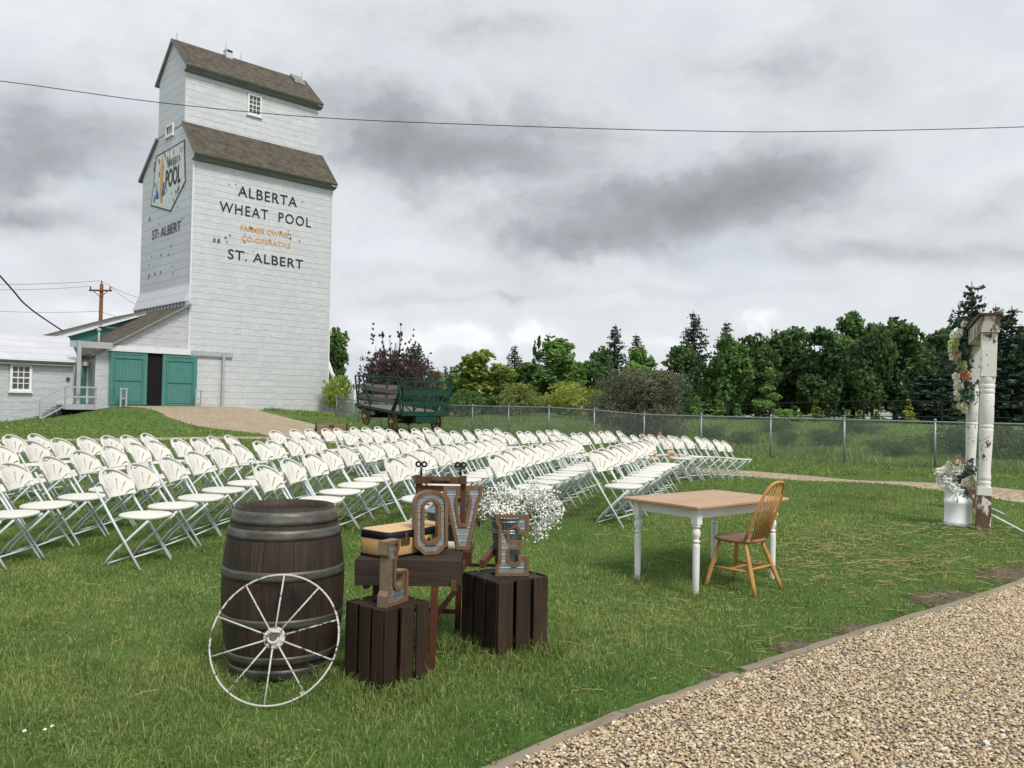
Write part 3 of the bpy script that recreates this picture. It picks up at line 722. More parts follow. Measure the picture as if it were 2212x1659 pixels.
# ------------------------------------------------------------------ grain elevator and its buildings (local X along the lettered wall, Y away)
RZ = math.atan2(EU[1], EU[0])
EL = (EC[0], EC[1], 0)
def text_mesh(body, w, h, ext=.012, bold=0., space=1.0):
    cu = bpy.data.curves.new('t', 'FONT'); cu.body = body; cu.size = 1; cu.extrude = .02; cu.offset = bold; cu.space_character = space; cu.resolution_u = 3
    ob = bpy.data.objects.new('t', cu); COL.objects.link(ob)
    me = bpy.data.meshes.new_from_object(ob)
    bpy.data.objects.remove(ob); bpy.data.curves.remove(cu)
    v = np.array([x.co for x in me.vertices]); lo, hi = v.min(0), v.max(0)
    v = (v-lo)/np.maximum(hi-lo, 1e-6)*[w, h, ext]
    fs = [tuple(p.vertices) for p in me.polygons]; bpy.data.meshes.remove(me)
    return v, fs
def text(name, body, w, h, fn, mat, parent, bold=0., space=1.0):
    v, fs = text_mesh(body, w, h, .012, bold, space)
    return MB().add([fn(*p) for p in v], fs).build(name, mat, parent)
ev = thing('grain_elevator', 'tall white tin-clad grain elevator with black lettering and brown shingle roofs', 'grain elevator', EL, RZ)
WX, WY, ZE, ZC = 9.95, 8.65, 16.95, 23.08
c0, c1, CXR = 1.63, 6.07, 9.65
b = MB()
# main body, with the flared skirt on the driveway side; lower shoulders
b.add([(0,0,.0),(WX,0,.0),(WX,WY,.0),(0,WY,.0),(0,0,ZE),(WX,0,ZE),(WX,WY,ZE),(0,WY,ZE),(0,c0,19.38),(0,c1,19.3),(WX,c0,19.38),(WX,c1,19.3)],
      [(0,1,5,4),(1,2,6,11,10,5),(2,3,7,6)], 0)
b.add([(0,0,.0),(0,0,ZE),(0,c0,19.38),(0,c1,19.3),(0,WY,ZE),(0,WY,.0)], [(0,1,2,3,4,5)], 1)
b.add([(0,c0,19.2),(CXR,c0,19.2),(CXR,c1,19.2),(0,c1,19.2),(0,c0,ZC),(CXR,c0,ZC),(CXR,c1,ZC),(0,c1,ZC),(0,3.85,25.3),(CXR,3.85,25.3)],
      [(0,1,5,4),(1,2,6,9,5),(2,3,7,6)], 0)
b.add([(0,c0,19.2),(0,c0,ZC),(0,3.85,25.3),(0,c1,ZC),(0,c1,19.2)], [(0,1,2,3,4)], 1)
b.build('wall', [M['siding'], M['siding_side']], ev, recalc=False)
b = MB(); b.add([(0,-.02,8.85),(0,WY+.02,8.85),(-.42,WY+.1,7.62),(-.42,-.08,7.62),(0,-.08,7.62),(0,WY+.1,7.62)], [(0,1,2,3),(0,3,4),(1,5,2),(3,2,5,4)])
b.build('flared_skirt', M['siding_side'], ev)
b = MB(); b.b2((-.30,-.05,7.30),(-.02,WY,7.60))
for i in range(16): b.b2((-.40,.2+i*.55,7.32),(-.302,.28+i*.55,7.60))
b.build('skirt_trim', M['grey_trim'], ev)
b = MB()
for x, y in ((-.02,-.02),(WX+.02,-.02)):
    MB().b2((x-.05,y-.05,.3),(x+.05,y+.05,ZE-.1)).build('corner_trim', M['white_trim'], ev)
b.add([(WX-.02,-.02,.55),(WX+.08,-.05,.9),(WX+.3,-.2,.2),(WX-.6,-.35,.2),(WX-.6,-.03,.75)], [(0,1,2),(0,2,3,4)])
b.build('base_flashing', M['white_trim'], ev)
def slab(name, pts, th, mat, parent, fas=None):
    p = [Vector(q) for q in pts]; n = (p[1]-p[0]).cross(p[3]-p[0]).normalized()
    if n.z < 0: n = -n
    vs = [q for q in p]+[q-n*th for q in p]
    o = MB().add(vs, [(0,1,2,3)], 0).add(vs, [(7,6,5,4),(0,4,5,1),(1,5,6,2),(2,6,7,3),(3,7,4,0)], 1).build(name, [mat, fas or M['fascia']], parent)
    return o
ov = .16
slab('roof', [(-ov,3.85,25.46),(CXR+ov,3.85,25.46),(CXR+ov,1.12,22.98),(-ov,1.12,22.98)], .16, M['shingle'], ev)
slab('roof', [(-ov,3.85,25.46),(CXR+ov,3.85,25.46),(CXR+ov,6.58,22.98),(-ov,6.58,22.98)], .16, M['shingle'], ev)
slab('lower_roof', [(-ov,c0+.02,19.42),(WX+ov,c0+.02,19.42),(WX+ov,-.55,16.92),(-ov,-.55,16.92)], .18, M['shingle'], ev)
slab('lower_roof', [(-ov,c1-.02,19.30),(WX+ov,c1-.02,19.30),(WX+ov,9.2,16.90),(-ov,9.2,16.90)], .18, M['shingle'], ev)
# soffit boards under the eaves
b = MB(); b.add([(-ov,-.5,16.74),(WX+ov,-.5,16.74),(WX+ov,-.01,16.55),(-ov,-.01,16.55)], [(0,1,2,3)]); b.build('soffit', M['fascia'], ev); b = MB(); b.add([(-ov,1.15,22.80),(CXR+ov,1.15,22.80),(CXR+ov,c0-.01,22.62),(-ov,c0-.01,22.62)], [(0,1,2,3)])
b.build('soffit', M['fascia'], ev)
def window(parent, x0, x1, z0, z1, fn, nx, nz, fw=.13, mat=None, sash=True, sill=True):
    """fn(a,z,depth)->local"""
    b = MB()
    def q(a0, a1, za, zb, d0, d1):
        vs = [fn(a, z, d) for d in (d0, d1) for a, z in ((a0,za),(a1,za),(a1,zb),(a0,zb))]
        b.add(vs, [(0,1,2,3),(4,5,6,7),(0,1,5,4),(1,2,6,5),(2,3,7,6),(3,0,4,7)])
    q(x0, x0+fw, z0, z1, 0, .09); q(x1-fw, x1, z0, z1, 0, .09); q(x0+fw, x1-fw, z1-fw, z1, 0, .088); q(x0+fw, x1-fw, z0, z0+fw, 0, .088)
    for i in range(1, nx): m = x0+fw+(x1-x0-2*fw)*i/nx; q(m-.022, m+.022, z0+fw, z1-fw, .01, .05)
    for i in range(1, nz): m = z0+fw+(z1-z0-2*fw)*i/nz; h_ = .035 if (sash and i == nz//2) else .02; q(x0+fw, x1-fw, m-h_, m+h_, .012, .047)
    f = b.build('window', mat or M['white_paint'], parent)
    if sill:
        b = MB(); q(x0-.06, x1+.06, z0-.09, z0-.002, 0, .14); b.build('sill', M['white_paint'], f)
    b = MB(); vs = [fn(a, z, d) for d in (.004, .02) for a, z in ((x0+.05,z0+.05),(x1-.05,z0+.05),(x1-.05,z1-.05),(x0+.05,z1-.05))]
    b.add(vs, [(0,1,2,3),(4,5,6,7),(0,1,5,4),(1,2,6,5),(2,3,7,6),(3,0,4,7)]); b.build('pane', M['glass'], f)
    return f
window(ev, 4.22, 5.25, 20.98, 22.42, lambda a, z, d: (a, c0-d, z), 3, 4)
window(ev, -4.62, -3.36, 18.96, 19.74, lambda a, z, d: (-d, -a, z), 3, 1, sash=False)
b = MB(); b.b2((3.55,3.6,25.2),(4.02,4.1,25.82)); b.b2((3.53,3.58,25.80),(4.04,4.12,25.87))
ch = b.build('chimney', M['siding'], ev)
b = MB(); b.b2((3.60,3.59,25.66),(3.97,3.598,25.78)); b.b2((3.60,3.65,25.87),(3.97,4.05,25.9)); b.build('flue_shade', M['dark'], ch)  # black plates paint the shade inside the flue
for x, h0 in ((.22,25.4), (3.62,25.85), (4.73,25.4), (9.5,25.4)):
    MB().tube([(x,3.86,h0),(x,3.86,h0+.55)], .014, 5).build('lightning_rod', M['iron'], ev)
b = MB(); b.add([(8.5,3.82,25.62),(9.35,3.82,25.62),(9.35,3.1,25.02),(8.5,3.1,25.02),(8.5,3.8,25.46),(9.35,3.8,25.46),(9.35,3.0,24.75),(8.5,3.0,24.75)], [(0,1,2,3),(0,3,7,4),(1,5,6,2),(3,2,6,7),(0,4,5,1)])
b.build('roof_hatch', M['fascia'], ev)
front = lambda x0, z0: (lambda x, y, z: (x0+x, -.022-z, z0+y))
for body, x0, x1, z0, z1, mt, bd, spc in (('ALBERTA', 2.95, 7.22, 14.86, 15.53, 'letter', .002, 1.1), ('WHEAT  POOL', 1.74, 8.33, 13.63, 14.30, 'letter', .002, 1.16),
      ('FARMER OWNED', 3.19, 6.87, 12.64, 13.0, 'orange', .004, 1.0), ('CO-OPERATIVE', 3.30, 6.82, 11.98, 12.32, 'orange', .004, 1.05), ('ST. ALBERT', 2.38, 7.80, 10.67, 11.30, 'letter', .002, 1.1)):
    text('lettering', body, x1-x0, z1-z0, front(x0, z0), M[mt], ev, bd, spc)
# co-op sign painted on the side: board outline runs from v high (left in view) to v low
side = lambda v, z, d: (-.015-d, v, z)
SP = [(6.16,18.05),(1.54,18.15),(1.19,15.44),(3.47,13.87),(6.90,14.79)]
cxs = sum(p[0] for p in SP)/5; czs = sum(p[1] for p in SP)/5
sg = MB().prism([(cxs+(a-cxs)*1.02, czs+(z-czs)*1.02) for a, z in SP], lambda a, z, t: side(a, z, t), 0, .015).build('sign_board', M['letter_grey'], ev)
MB().prism([(cxs+(a-cxs)*.965, czs+(z-czs)*.965) for a, z in SP], lambda a, z, t: side(a, z, t), .004, .022).build('white_field', M['sign_white'], sg)
MB().prism([(5.05,17.95),(4.86,17.3),(4.83,16.2),(4.90,15.2),(5.11,14.55),(5.36,15.2),(5.40,16.3),(5.30,17.3)], lambda a, z, t: side(a, z, t), .02, .03).build('wheat_ear', M['orange'], sg)
sd_t = lambda v0, z0: (lambda x, y, z: (-.04-z, v0-x, z0+y))
text('lettering', 'ALBERTA', 1.85, .44, sd_t(3.88, 16.92), M['letter_grey'], sg, .0)
text('lettering', 'POOL', 2.5, 1.25, sd_t(4.42, 15.50), M['letter'], sg, .03)
b = MB()
for v0, z0, s_ in ((6.35,14.95,.55), (5.95,15.1,.9), (5.68,15.05,.6), (4.85,15.12,.95), (4.55,15.15,.55)): b.prism([(v0+.3*s_,z0),(v0-.3*s_,z0),(v0-.05,z0+1.0*s_)], lambda a, z, t: side(a, z, t), .02, .031)
b.build('mountain_mark', M['blue'], sg)
text('lettering', 'ST. ALBERT', 4.80, .66, sd_t(6.53, 12.36), M['letter_grey'], ev, .004, 1.05)
b = MB()
for v0, z0, s_ in [(3.9,17.2,.5)]+[(rng.uniform(1.4,6.6), rng.uniform(14.3,18), rng.uniform(.08,.34)) for _ in range(44)]+[(rng.uniform(1,7.4), rng.uniform(9.5,15.5), rng.uniform(.05,.2)) for _ in range(26)]+[(rng.uniform(1.6,6.6), rng.uniform(17.6,18.1), rng.uniform(.1,.3)) for _ in range(9)]:
    n_ = 7; ring = [(v0+s_*.4*math.cos(k*6.283/n_)*rng.uniform(.5,1.1), z0+s_*math.sin(k*6.283/n_)*rng.uniform(.5,1.1)) for k in range(n_)]
    b.prism(ring, lambda a, z, t: side(a, z, t), .001, .027)
b.build('peeling_patch', M['peelspot'], ev)['kind'] = 'stuff'
b = MB()
for x0, z0, s_ in [(2.2,12.0,.12),(1.75,11.75,.2),(1.45,11.72,.18),(3.9,12.9,.15),(6.05,12.95,.12),(6.6,12.9,.08),(6.8,12.65,.12),(3.5,11.9,.08)]+[(rng.uniform(1.6,8.2), rng.uniform(11.2,15.6), rng.uniform(.03,.09)) for _ in range(18)]:
    n_ = 7; ring = [(x0+s_*.7*math.cos(k*6.283/n_)*rng.uniform(.5,1.1), z0+s_*math.sin(k*6.283/n_)*rng.uniform(.5,1.1)) for k in range(n_)]
    b.prism(ring, lambda a, z, t: (a, -.012-t, z), .001, .03)
b.build('peeling_patch', M['peelspot'], ev)['kind'] = 'stuff'

# driveway shed (lean-to over the scale) with sliding doors
sh = thing('driveway_shed', 'white tin lean-to with brown roof and green sliding doors beside the elevator', 'shed', EL, RZ)
SV = 6.2; SX = -5.42
b = MB(); b.add([(SX,0,.3),(-.02,0,.3),(-.02,0,7.38),(SX,0,4.02)], [(0,1,2,3)]); b.add([(SX,0,.3),(SX,SV,.3),(SX,SV,4.02),(SX,0,4.02)], [(0,3,2,1)])
b.build('wall', M['siding_office'], sh, recalc=False)
slab('roof', [(-.02,-.22,7.52),(-.02,SV,7.52),(SX-.32,SV,4.02),(SX-.32,-.22,4.02)], .16, M['shingle'], sh)
b = MB(); b.bar((-.05,-.24,7.40),(SX-.30,-.24,3.95),.05,.26,(0,1,0)); b.build('rake_board', M['fascia'], sh)
b = MB(); b.b2((-5.0,-.035,4.30),(-.05,-.06,4.34)); b.b2((-5.1,-.22,4.28),(.06,-.02,4.62)); b.build('door_hood', M['white_trim'], sh)
b = MB(); b.b2((-6.95,-.62,4.36),(-4.7,-.50,4.72)); b.build('track_beam', M['grey_trim'], sh)
b = MB(); b.b2((.06,-.16,4.30),(2.85,-.03,4.58)); b.b2((.06,-.15,4.26),(2.85,-.08,4.298)); b.build('track_beam', M['grey_trim'], sh)
b = MB(); b.b2((2.12,-.24,.6),(2.30,-.162,4.55)); b.build('track_post', M['grey_trim'], sh)
b = MB(); b.b2((-6.62,-.80,.1),(-6.42,-.63,4.74)); b.b2((-6.78,-.82,.3),(-6.26,-.60,.66)); b.build('track_post', M['grey_trim'], sh)
def slide_door(x0, x1, z0, z1):
    b = MB(); n = 12
    for i in range(n): xa = x0+(x1-x0)*i/n; b.b2((xa+.005,-.125,z0),(xa+(x1-x0)/n-.005,-.075,z1))
    b.b2((x0,-.074,z0),(x1,-.06,z1)); d = b.build('door', M['green_paint'], sh)
    b = MB(); w = .2; h = z1-z0
    b.b2((x0,-.155,z0),(x0+w,-.127,z1)); b.b2((x1-w,-.155,z0),(x1,-.127,z1))
    b.b2((x0+w,-.153,z1-.18),(x1-w,-.127,z1)); b.b2((x0+w,-.153,z0+.05),(x1-w,-.127,z0+.16)); b.build('door_frame', M['green_paint'], d)
    b = MB()
    for zz in (z1-.42, z0+h*.45, z0+.18): b.b2((x0+w,-.175,zz),(x1-w,-.127,zz+.09))
    for xx in (x0+w+.03, x1-w-.10): b.b2((xx,-.172,z0+.2),(xx+.07,-.127,z1-.4))
    b.build('door_batten', M['green_rail'], d)
slide_door(-4.66,-2.53,1.14,4.29); slide_door(-1.62,.52,1.08,4.27)
b = MB(); b.b2((-2.60,-.055,1.02),(-1.55,-.03,4.29)); b.build('doorway_shade', M['dark'], sh)  # flat black panel paints the shade between the doors
MB().tube([(-4.9,1.2,4.3),(-4.9,1.2,5.5)], .06, 8).blob((-4.9,1.2,5.55), .13).build('roof_vent', M['grey_trim'], sh)

# green clapboard annex behind the shed
an = thing('green_annex', 'green clapboard annex with white rake trim rising behind the shed roof', 'building', EL, RZ)
AV = 6.3
b = MB(); b.add([(-5.3,AV,1),(-.1,AV,1),(-.1,AV,7.3),(-5.3,AV,5.35)], [(0,1,2,3)]); b.add([(-5.3,AV,1),(-5.3,AV+7,1),(-5.3,AV+7,5.35),(-5.3,AV,5.35)], [(0,3,2,1)]); b.build('wall', M['clap'], an, recalc=False)
slab('roof', [(-.1,AV-.35,7.55),(-.1,AV+7,7.55),(-6.2,AV+7,5.36),(-6.2,AV-.35,5.36)], .12, M['shingle'], an)
b = MB(); b.bar((-.1,AV-.30,7.36),(-5.6,AV-.30,5.38),.06,.24,(0,1,0)); b.build('rake_board', M['white_trim'], an)
b = MB(); b.b2((-2.9,AV-.02,6.1),(-2.2,AV-.008,6.2)); b.b2((-3.6,AV-.02,5.95),(-3.4,AV-.008,6.05)); b.build('bare_patch', M['white_trim'], an)

# office, porch and stairs
of = thing('site_office', 'low white tin-clad office with twelve-pane window at the left edge', 'building', EL, RZ)
b = MB(); OX0, OX1 = -17., -6.58
b.add([(OX0,0,-.2),(OX1,0,-.2),(OX1,0,3.5),(OX0,0,3.5)], [(0,1,2,3)]); b.add([(OX1,0,-.2),(OX1,4.4,-.2),(OX1,4.4,3.5),(OX1,2.2,5.0),(OX1,0,3.5)], [(0,1,2,3,4)]); b.add([(OX0,0,-.2),(OX0,4.4,-.2),(OX0,4.4,3.5),(OX0,2.2,5.0),(OX0,0,3.5)], [(4,3,2,1,0)]); b.add([(OX0,4.4,-.2),(OX1,4.4,-.2),(OX1,4.4,3.5),(OX0,4.4,3.5)], [(3,2,1,0)])
b.build('wall', M['siding_office'], of, recalc=False)
slab('roof', [(OX0-.2,2.2,5.08),(OX1+.32,2.2,5.08),(OX1+.24,-.32,3.50),(OX0-.2,-.32,3.50)], .14, M['roof_white'], of)
slab('roof', [(OX0-.2,2.2,5.08),(OX1+.32,2.2,5.08),(OX1+.24,4.7,3.50),(OX0-.2,4.7,3.50)], .14, M['roof_white'], of)
b = MB(); b.b2((OX0,-.31,3.26),(OX1+.2,-.03,3.34)); b.build('soffit', M['fascia'], of)
b = MB(); b.b2((OX0,-.05,-.1),(OX1,-.02,.12)); b.build('base_board', M['white_trim'], of)
window(of, -9.77, -8.70, 1.80, 3.28, lambda a, z, d: (a, -.03-d, z), 3, 4)
b = MB(); b.lathe([(.11,0),(.11,.04),(.08,.05)], 14, (-6.86,-.045,2.55), 0, True, True, Matrix.Rotation(R(90), 3, 'X')); b.build('round_plaque', M['letter_grey'], of)
b = MB(); b.b2((-6.57,1.3,1.1),(-5.43,1.4,3.6)); b.build('entry_wall', M['oldboard'], of)
d = MB().b2((-6.15,1.22,1.16),(-5.52,1.28,3.26)).build('door', M['green_paint'], of)
b = MB(); b.b2((-6.26,1.20,1.16),(-6.16,1.29,3.36)); b.b2((-5.51,1.20,1.16),(-5.42,1.29,3.36)); b.build('door_casing', M['white_trim'], of)
MB().blob((-5.58,1.19,2.15), .04).build('handle', M['iron'], d)
MB().b2((-5.75,.9,3.38),(-5.5,1.2,3.62)).build('porch_lamp', M['petal_cream'], of)
b = MB(); b.b2((-7.42,-1.15,1.02),(-5.66,1.28,1.13)); b.b2((-7.42,-1.19,.84),(-5.66,-1.152,1.10)); b.build('deck', M['grey_trim'], of)
b = MB(); b.b2((-7.35,-.9,.2),(-5.75,-.85,.83)); b.build('deck_shade', M['dark'], of)  # black panel painting the shade beneath the deck
b = MB()
for i in range(5): b.b2((-7.70-.27*i,-1.12,.92-.17*i),(-7.43-.27*i,-.1,.96-.17*i))
b.build('stair_tread', M['fascia'], of)
b = MB(); b.bar((-7.40,-1.17,.98),(-8.85,-1.17,.08),.05,.26,(0,1,0)); b.build('stair_stringer', M['grey_trim'], of)
b = MB()
for x, z in ((-7.28,1.1),(-5.72,1.1)): b.b2((x-.05,-1.26,z-.25),(x+.05,-1.16,z+1.03))
b.b2((-8.56,-1.26,.0),(-8.44,-1.16,1.32)); b.b2((-7.30,-1.28,2.05),(-5.68,-1.14,2.14)); b.b2((-7.28,-1.24,1.50),(-5.72,-1.18,1.60))
b.bar((-7.28,-1.21,2.10),(-8.85,-1.21,1.18),.1,.09,(0,1,0)); b.bar((-7.30,-1.21,1.58),(-8.5,-1.21,.86),.05,.09,(0,1,0)); b.build('stair_rail', M['grey_trim'], of)
for i, (x, lab) in enumerate(((-4.05, 'small white guard rail in front of the left sliding door'), (.42, 'small white guard rail in front of the right sliding door'))):
    p = E2W(x, -.7); gr = thing('guard_rail', lab, 'guard rail', (p[0], p[1], H(*p)), RZ, 'guard rails by the driveway doors')
    b = MB(); b.b2((-.2,-.04,-.2),(-.11,.04,1.02)); b.b2((.11,-.04,-.2),(.2,.04,1.02)); b.build('post', M['grey_trim'], gr)
    b = MB(); b.b2((-.24,-.05,1.022),(.26,.05,1.09)); b.b2((-.109,-.03,.45),(.109,.03,.52)); b.build('rail', M['grey_trim'], gr)
# ramp panel and loading spout at the far corner
p = E2W(11.3, .6)
lp = thing('loading_barrier', 'grey panelled barrier standing beside the elevator corner', 'panel', (p[0], p[1], H(*p)), RZ)
b = MB(); b.b2((-1.25,-.03,.25),(1.25,.03,1.85)); b.build('board', M['grey_trim'], lp)
b = MB()
for x in (-1.25, .0, 1.15): b.b2((x,-.09,.2),(x+.10,-.032,1.95))
b.b2((-1.25,-.10,1.952),(1.25,.0,2.02)); b.b2((-1.14,-.085,.98),(-.01,-.032,1.05)); b.b2((.11,-.085,.98),(1.14,-.032,1.05)); b.build('panel_frame', M['white_trim'], lp)
b = MB(); b.b2((-.3,-.03,-.6),(-.2,.03,.25)); b.b2((.75,-.03,-.6),(.85,.03,.25)); b.build('leg', M['white_trim'], lp)
q0, q1, q2, q3 = AT(706,778,60), AT(716,806,60), AT(733,836,59.5), AT(746,853,59)
sp_ = MB().tube([q0,q1,q2,q3], [.16,.16,.15,.14], 10).build('loading_spout', M['white_trim'])
tag(sp_, 'white grain spout pipe hanging down beside the elevator corner', 'spout pipe')
# utility pole and lines
up = AT(217,700,70); upz = H(up.x, up.y)
ut = thing('utility_pole', 'brown wooden utility pole with crossarm behind the annex', 'utility pole', (up.x, up.y, upz))
top = AT(221,614,70).z-upz
b = MB().tube([(0,0,0),(0,0,top)], [.2,.15], 10).build('pole', M['pole_wood'], ut)
b = MB(); b.box((0,-.16,top-.55),(1.9,.12,.14)); b.bar((-.6,-.16,top-.6),(0,-.14,top-1.1),.05,.05); b.bar((.6,-.16,top-.6),(0,-.14,top-1.1),.05,.05); b.build('crossarm', M['pole_wood'], ut)
b = MB()
for x, z in ((-.85,top-.48),(.8,top-.48),(0,top)): b.tube([(x,-.16 if x else 0,z),(x,-.16 if x else 0,z+.28)], .05, 6)
b.build('insulator', M['iron'], ut)
def wire(name, pts, r, lab, n=24, sag=0.):
    out = []
    P = [Vector(p) for p in pts]
    if len(P) == 2:
        for i in range(n+1): t = i/n; q = P[0].lerp(P[1], t); q.z -= sag*4*t*(1-t); out.append(q)
    else:
        P = [P[0]*2-P[1]]+P+[P[-1]*2-P[-2]]
        for i in range(1, len(P)-2):
            for k in range(8):
                t = k/8; a, b_, c, d = P[i-1:i+3]; out.append(.5*((2*b_)+(c-a)*t+(2*a-5*b_+4*c-d)*t*t+(3*b_-a-3*c+d)*t**3))
        out.append(P[-2])
    return tag(MB().tube(out, r, 5).build(name, M['cable']), lab, 'cable')
wire('overhead_cable', [AT(-420,128,26), AT(0,175,26), AT(340,221,26), AT(690,254,26), AT(1106,272,26), AT(1500,283,26), AT(1760,284,26), AT(2212,274,26), AT(2700,250,26)], .013, 'long black cable crossing the whole sky in front of the elevator')
wire('service_cable', [AT(-300,270,44), AT(0,596,50), AT(60,662,53), AT(143,720,57)], .05, 'thick dark service cable dropping to the annex eave')
ax = up.x; ay = up.y; tz = top+upz
for (dx, dz), q, lab in (((-.85,-.2), AT(-200,618,62), 'upper line running left from the pole crossarm'), ((0,.28), AT(-200,606,62), 'topmost line running left from the pole tip'), ((0,-2.3), AT(-200,657,62), 'lower line running left from the pole shaft'),
                    ((0,.28), AT(330,648,78), 'topmost line running right from the pole tip to behind the elevator'), ((.8,-.2), AT(330,672,78), 'line running right from the crossarm to behind the elevator'), ((0,-2.3), AT(330,690,78), 'lower line running right from the pole shaft to behind the annex')):
    wire('power_line', [(ax+dx, ay-.16, tz+dz), q], .014, lab, sag=.3)['group'] = 'thin power lines at the utility pole'

# ------------------------------------------------------------------ fences
FP = [(2700,19.0),(2480,20.2),(2240,21.8),(2021,23.5),(1825,25.0),(1666,26.8),(1516,28.5),(1393,30.3),(1285,32.1),(1187,34.0),(1100,36.0),(1022,38.0),(950,40.2),(885,42.4),(826,44.6),(775,47),(728,50)]
fp = []
for x, Y in FP:
    X = (x-CX)/F*Y; fp.append(Vector((X, Y, H(X, Y))))
fn_ = thing('chain_link_fence', 'grey chain-link fence along the far side of the lawn', 'fence', (0,0,0))
FH = 1.30
b = MB()
for p in fp: MB().tube([(p.x,p.y,p.z-.1),(p.x,p.y,p.z+FH+.03)], .032, 8).blob((p.x,p.y,p.z+FH+.05), .045, 5).build('post', M['fence_metal'], fn_)
MB().tube([p+Vector((0,0,FH)) for p in fp], .024, 6).build('top_rail', M['fence_metal'], fn_)
b = MB(); sp_w = .085
for p, q in zip(fp[:-1], fp[1:]):
    L = (Vector((q.x,q.y,0))-Vector((p.x,p.y,0))).length; n = int(L/sp_w); hh = FH-.02
    d = q-p; per = Vector((-d.y, d.x, 0)).normalized()*.0035; up_ = Vector((0,0,.005))
    run = hh/L
    for i in range(-int(n*run)-1, n+1):
        for sgn in (1, -1):
            t0 = i/n; t1 = t0+run
            a0, a1 = max(t0, 0.), min(t1, 1.)
            if a1 <= a0: continue
            h0, h1 = (a0-t0)/run*hh+.02, (a1-t0)/run*hh+.02
            if sgn < 0: h0, h1 = hh+.04-h0, hh+.04-h1
            A, B = p.lerp(q, a0)+Vector((0,0,h0)), p.lerp(q, a1)+Vector((0,0,h1))
            b.add([A-up_-per, A+up_-per, A+up_+per, A-up_+per, B-up_-per, B+up_-per, B+up_+per, B-up_+per], [(0,1,5,4),(1,2,6,5),(2,3,7,6),(3,0,4,7)])
b.build('wire_mesh', M['fence_wire'], fn_, recalc=False)
bf = thing('black_fence', 'black metal fence on the rise in front of the dark trees', 'fence', (0,0,0))
BP = [(2420,46,868),(2212,50,868),(2035,52,867),(1866,55,866.5),(1711,58,870),(1570,61,876),(1440,65,881),(1320,69,885),(1205,73,889),(1095,77,892),(990,81,895)]
bp = []
for x, Y, yt in BP:
    t = AT(x, yt, Y); bp.append((t, H(t.x, t.y)))
for t, z in bp: MB().b2((t.x-.05,t.y-.05,z-.2),(t.x+.05,t.y+.05,t.z+.04)).build('post', M['fence_black'], bf)
MB().tube([t for t, z in bp], .04, 6).build('rail', M['fence_black'], bf)
MB().tube([Vector((t.x,t.y,t.z-.98)) for t, z in bp], .03, 6).build('rail', M['fence_black'], bf)

# ------------------------------------------------------------------ house behind the trees
hp = AT(1800, 880, 92); hz = H(hp.x, hp.y)
ho = thing('white_house', 'white-sided house half hidden behind the dark trees', 'house', (hp.x-2, hp.y, hz), R(-6))
MB().b2((-7.5,0,0),(0,8,3.4)).build('wall', M['house_white'], ho)
MB().b2((.01,-.3,0),(1.6,8,3.7)).build('brick_pier', M['brick'], ho)
MB().b2((1.62,.6,0),(13,8,3.2)).build('wall', M['house_white'], ho)
MB().b2((-1.6,-.06,0),(-.02,-.01,1.6)).build('tan_panel', M['stucco'], ho)
slab('roof', [(-8.2,4,5.4),(14,4,5.4),(14,-.8,3.3),(-8.2,-.8,3.3)], .2, M['fascia'], ho)
slab('roof', [(-8.2,4,5.4),(14,4,5.4),(14,8.8,3.3),(-8.2,8.8,3.3)], .2, M['fascia'], ho)
f = MB().b2((4.5,.52,.9),(9.5,.59,2.6)).build('window', M['white_trim'], ho); MB().b2((4.7,.49,1.05),(9.3,.518,2.45)).build('pane', M['glass'], f)
MB().b2((2.2,-.9,1.2),(12,-.8,1.32)).b2((2.3,-.88,0),(2.42,-.82,1.19)).b2((11.8,-.88,0),(11.9,-.82,1.19)).build('porch_rail', M['fascia'], ho)
# ------------------------------------------------------------------ trees
def leaf_arrays(P, size, up=.0, elong=1.5, r=rng):
    n = len(P); a = r.normal(size=(n, 3)); a[:, 2] += up; a /= np.linalg.norm(a, axis=1)[:, None]
    t = np.cross(a, r.normal(size=(n, 3))); t /= np.linalg.norm(t, axis=1)[:, None]; bt = np.cross(a, t)
    s = (np.broadcast_to(size, (n,))*r.uniform(.6, 1.4, n))[:, None]
    q = np.stack([P-t*s*elong*.5, P-bt*s*.5+t*s*.1, P+t*s*elong*.5, P+bt*s*.5+t*s*.1], 1)
    q[:, 2] -= a*s*.3
    return q.reshape(-1, 3)
def leaf_obj(name, P, size, tint, mat, parent, up=0., elong=1.5):
    n = len(P)
    return arr_mesh(name, leaf_arrays(P, size, up, elong), np.arange(n*4), np.full(n, 4), mat, parent, np.repeat(np.clip(tint, 0, 1), 4))
def crown_pts(r, n, lobes, hollow=.55):
    """lobes: list of (c, radii); leaves gathered in small sprays near each lobe surface"""
    w = np.array([np.prod(l[1])**.66 for l in lobes]); w /= w.sum()
    k = max(1, n//7)
    li = r.choice(len(lobes), k, p=w)
    C = np.array([l[0] for l in lobes])[li]; Rd = np.array([l[1] for l in lobes])[li]
    d = r.normal(size=(k, 3)); d[:, 2] += .25; d /= np.linalg.norm(d, axis=1)[:, None]
    rad = r.uniform(hollow, 1.06, k)[:, None]
    c = C+d*Rd*rad
    tl = r.normal(0, .2, k)+(lobes_t[li] if (lobes_t := r.normal(.5, .16, len(lobes))) is not None else 0)
    P = np.repeat(c, 7, 0)+r.normal(0, 1, (k*7, 3))*np.repeat(Rd, 7, 0)*.085
    return P, np.repeat(tl, 7)+r.normal(0, .10, k*7)
def decid(seed, n=4800, shape='round', leaf=.030):
    P, tl, leaf, b = decid_(seed, n, shape, leaf)
    P[:, 2] /= np.quantile(P[:, 2], .995 if shape != 'wispy' else .9995); P[:, 2] = np.clip(P[:, 2], .01, 1.03)
    return P, tl, leaf, b
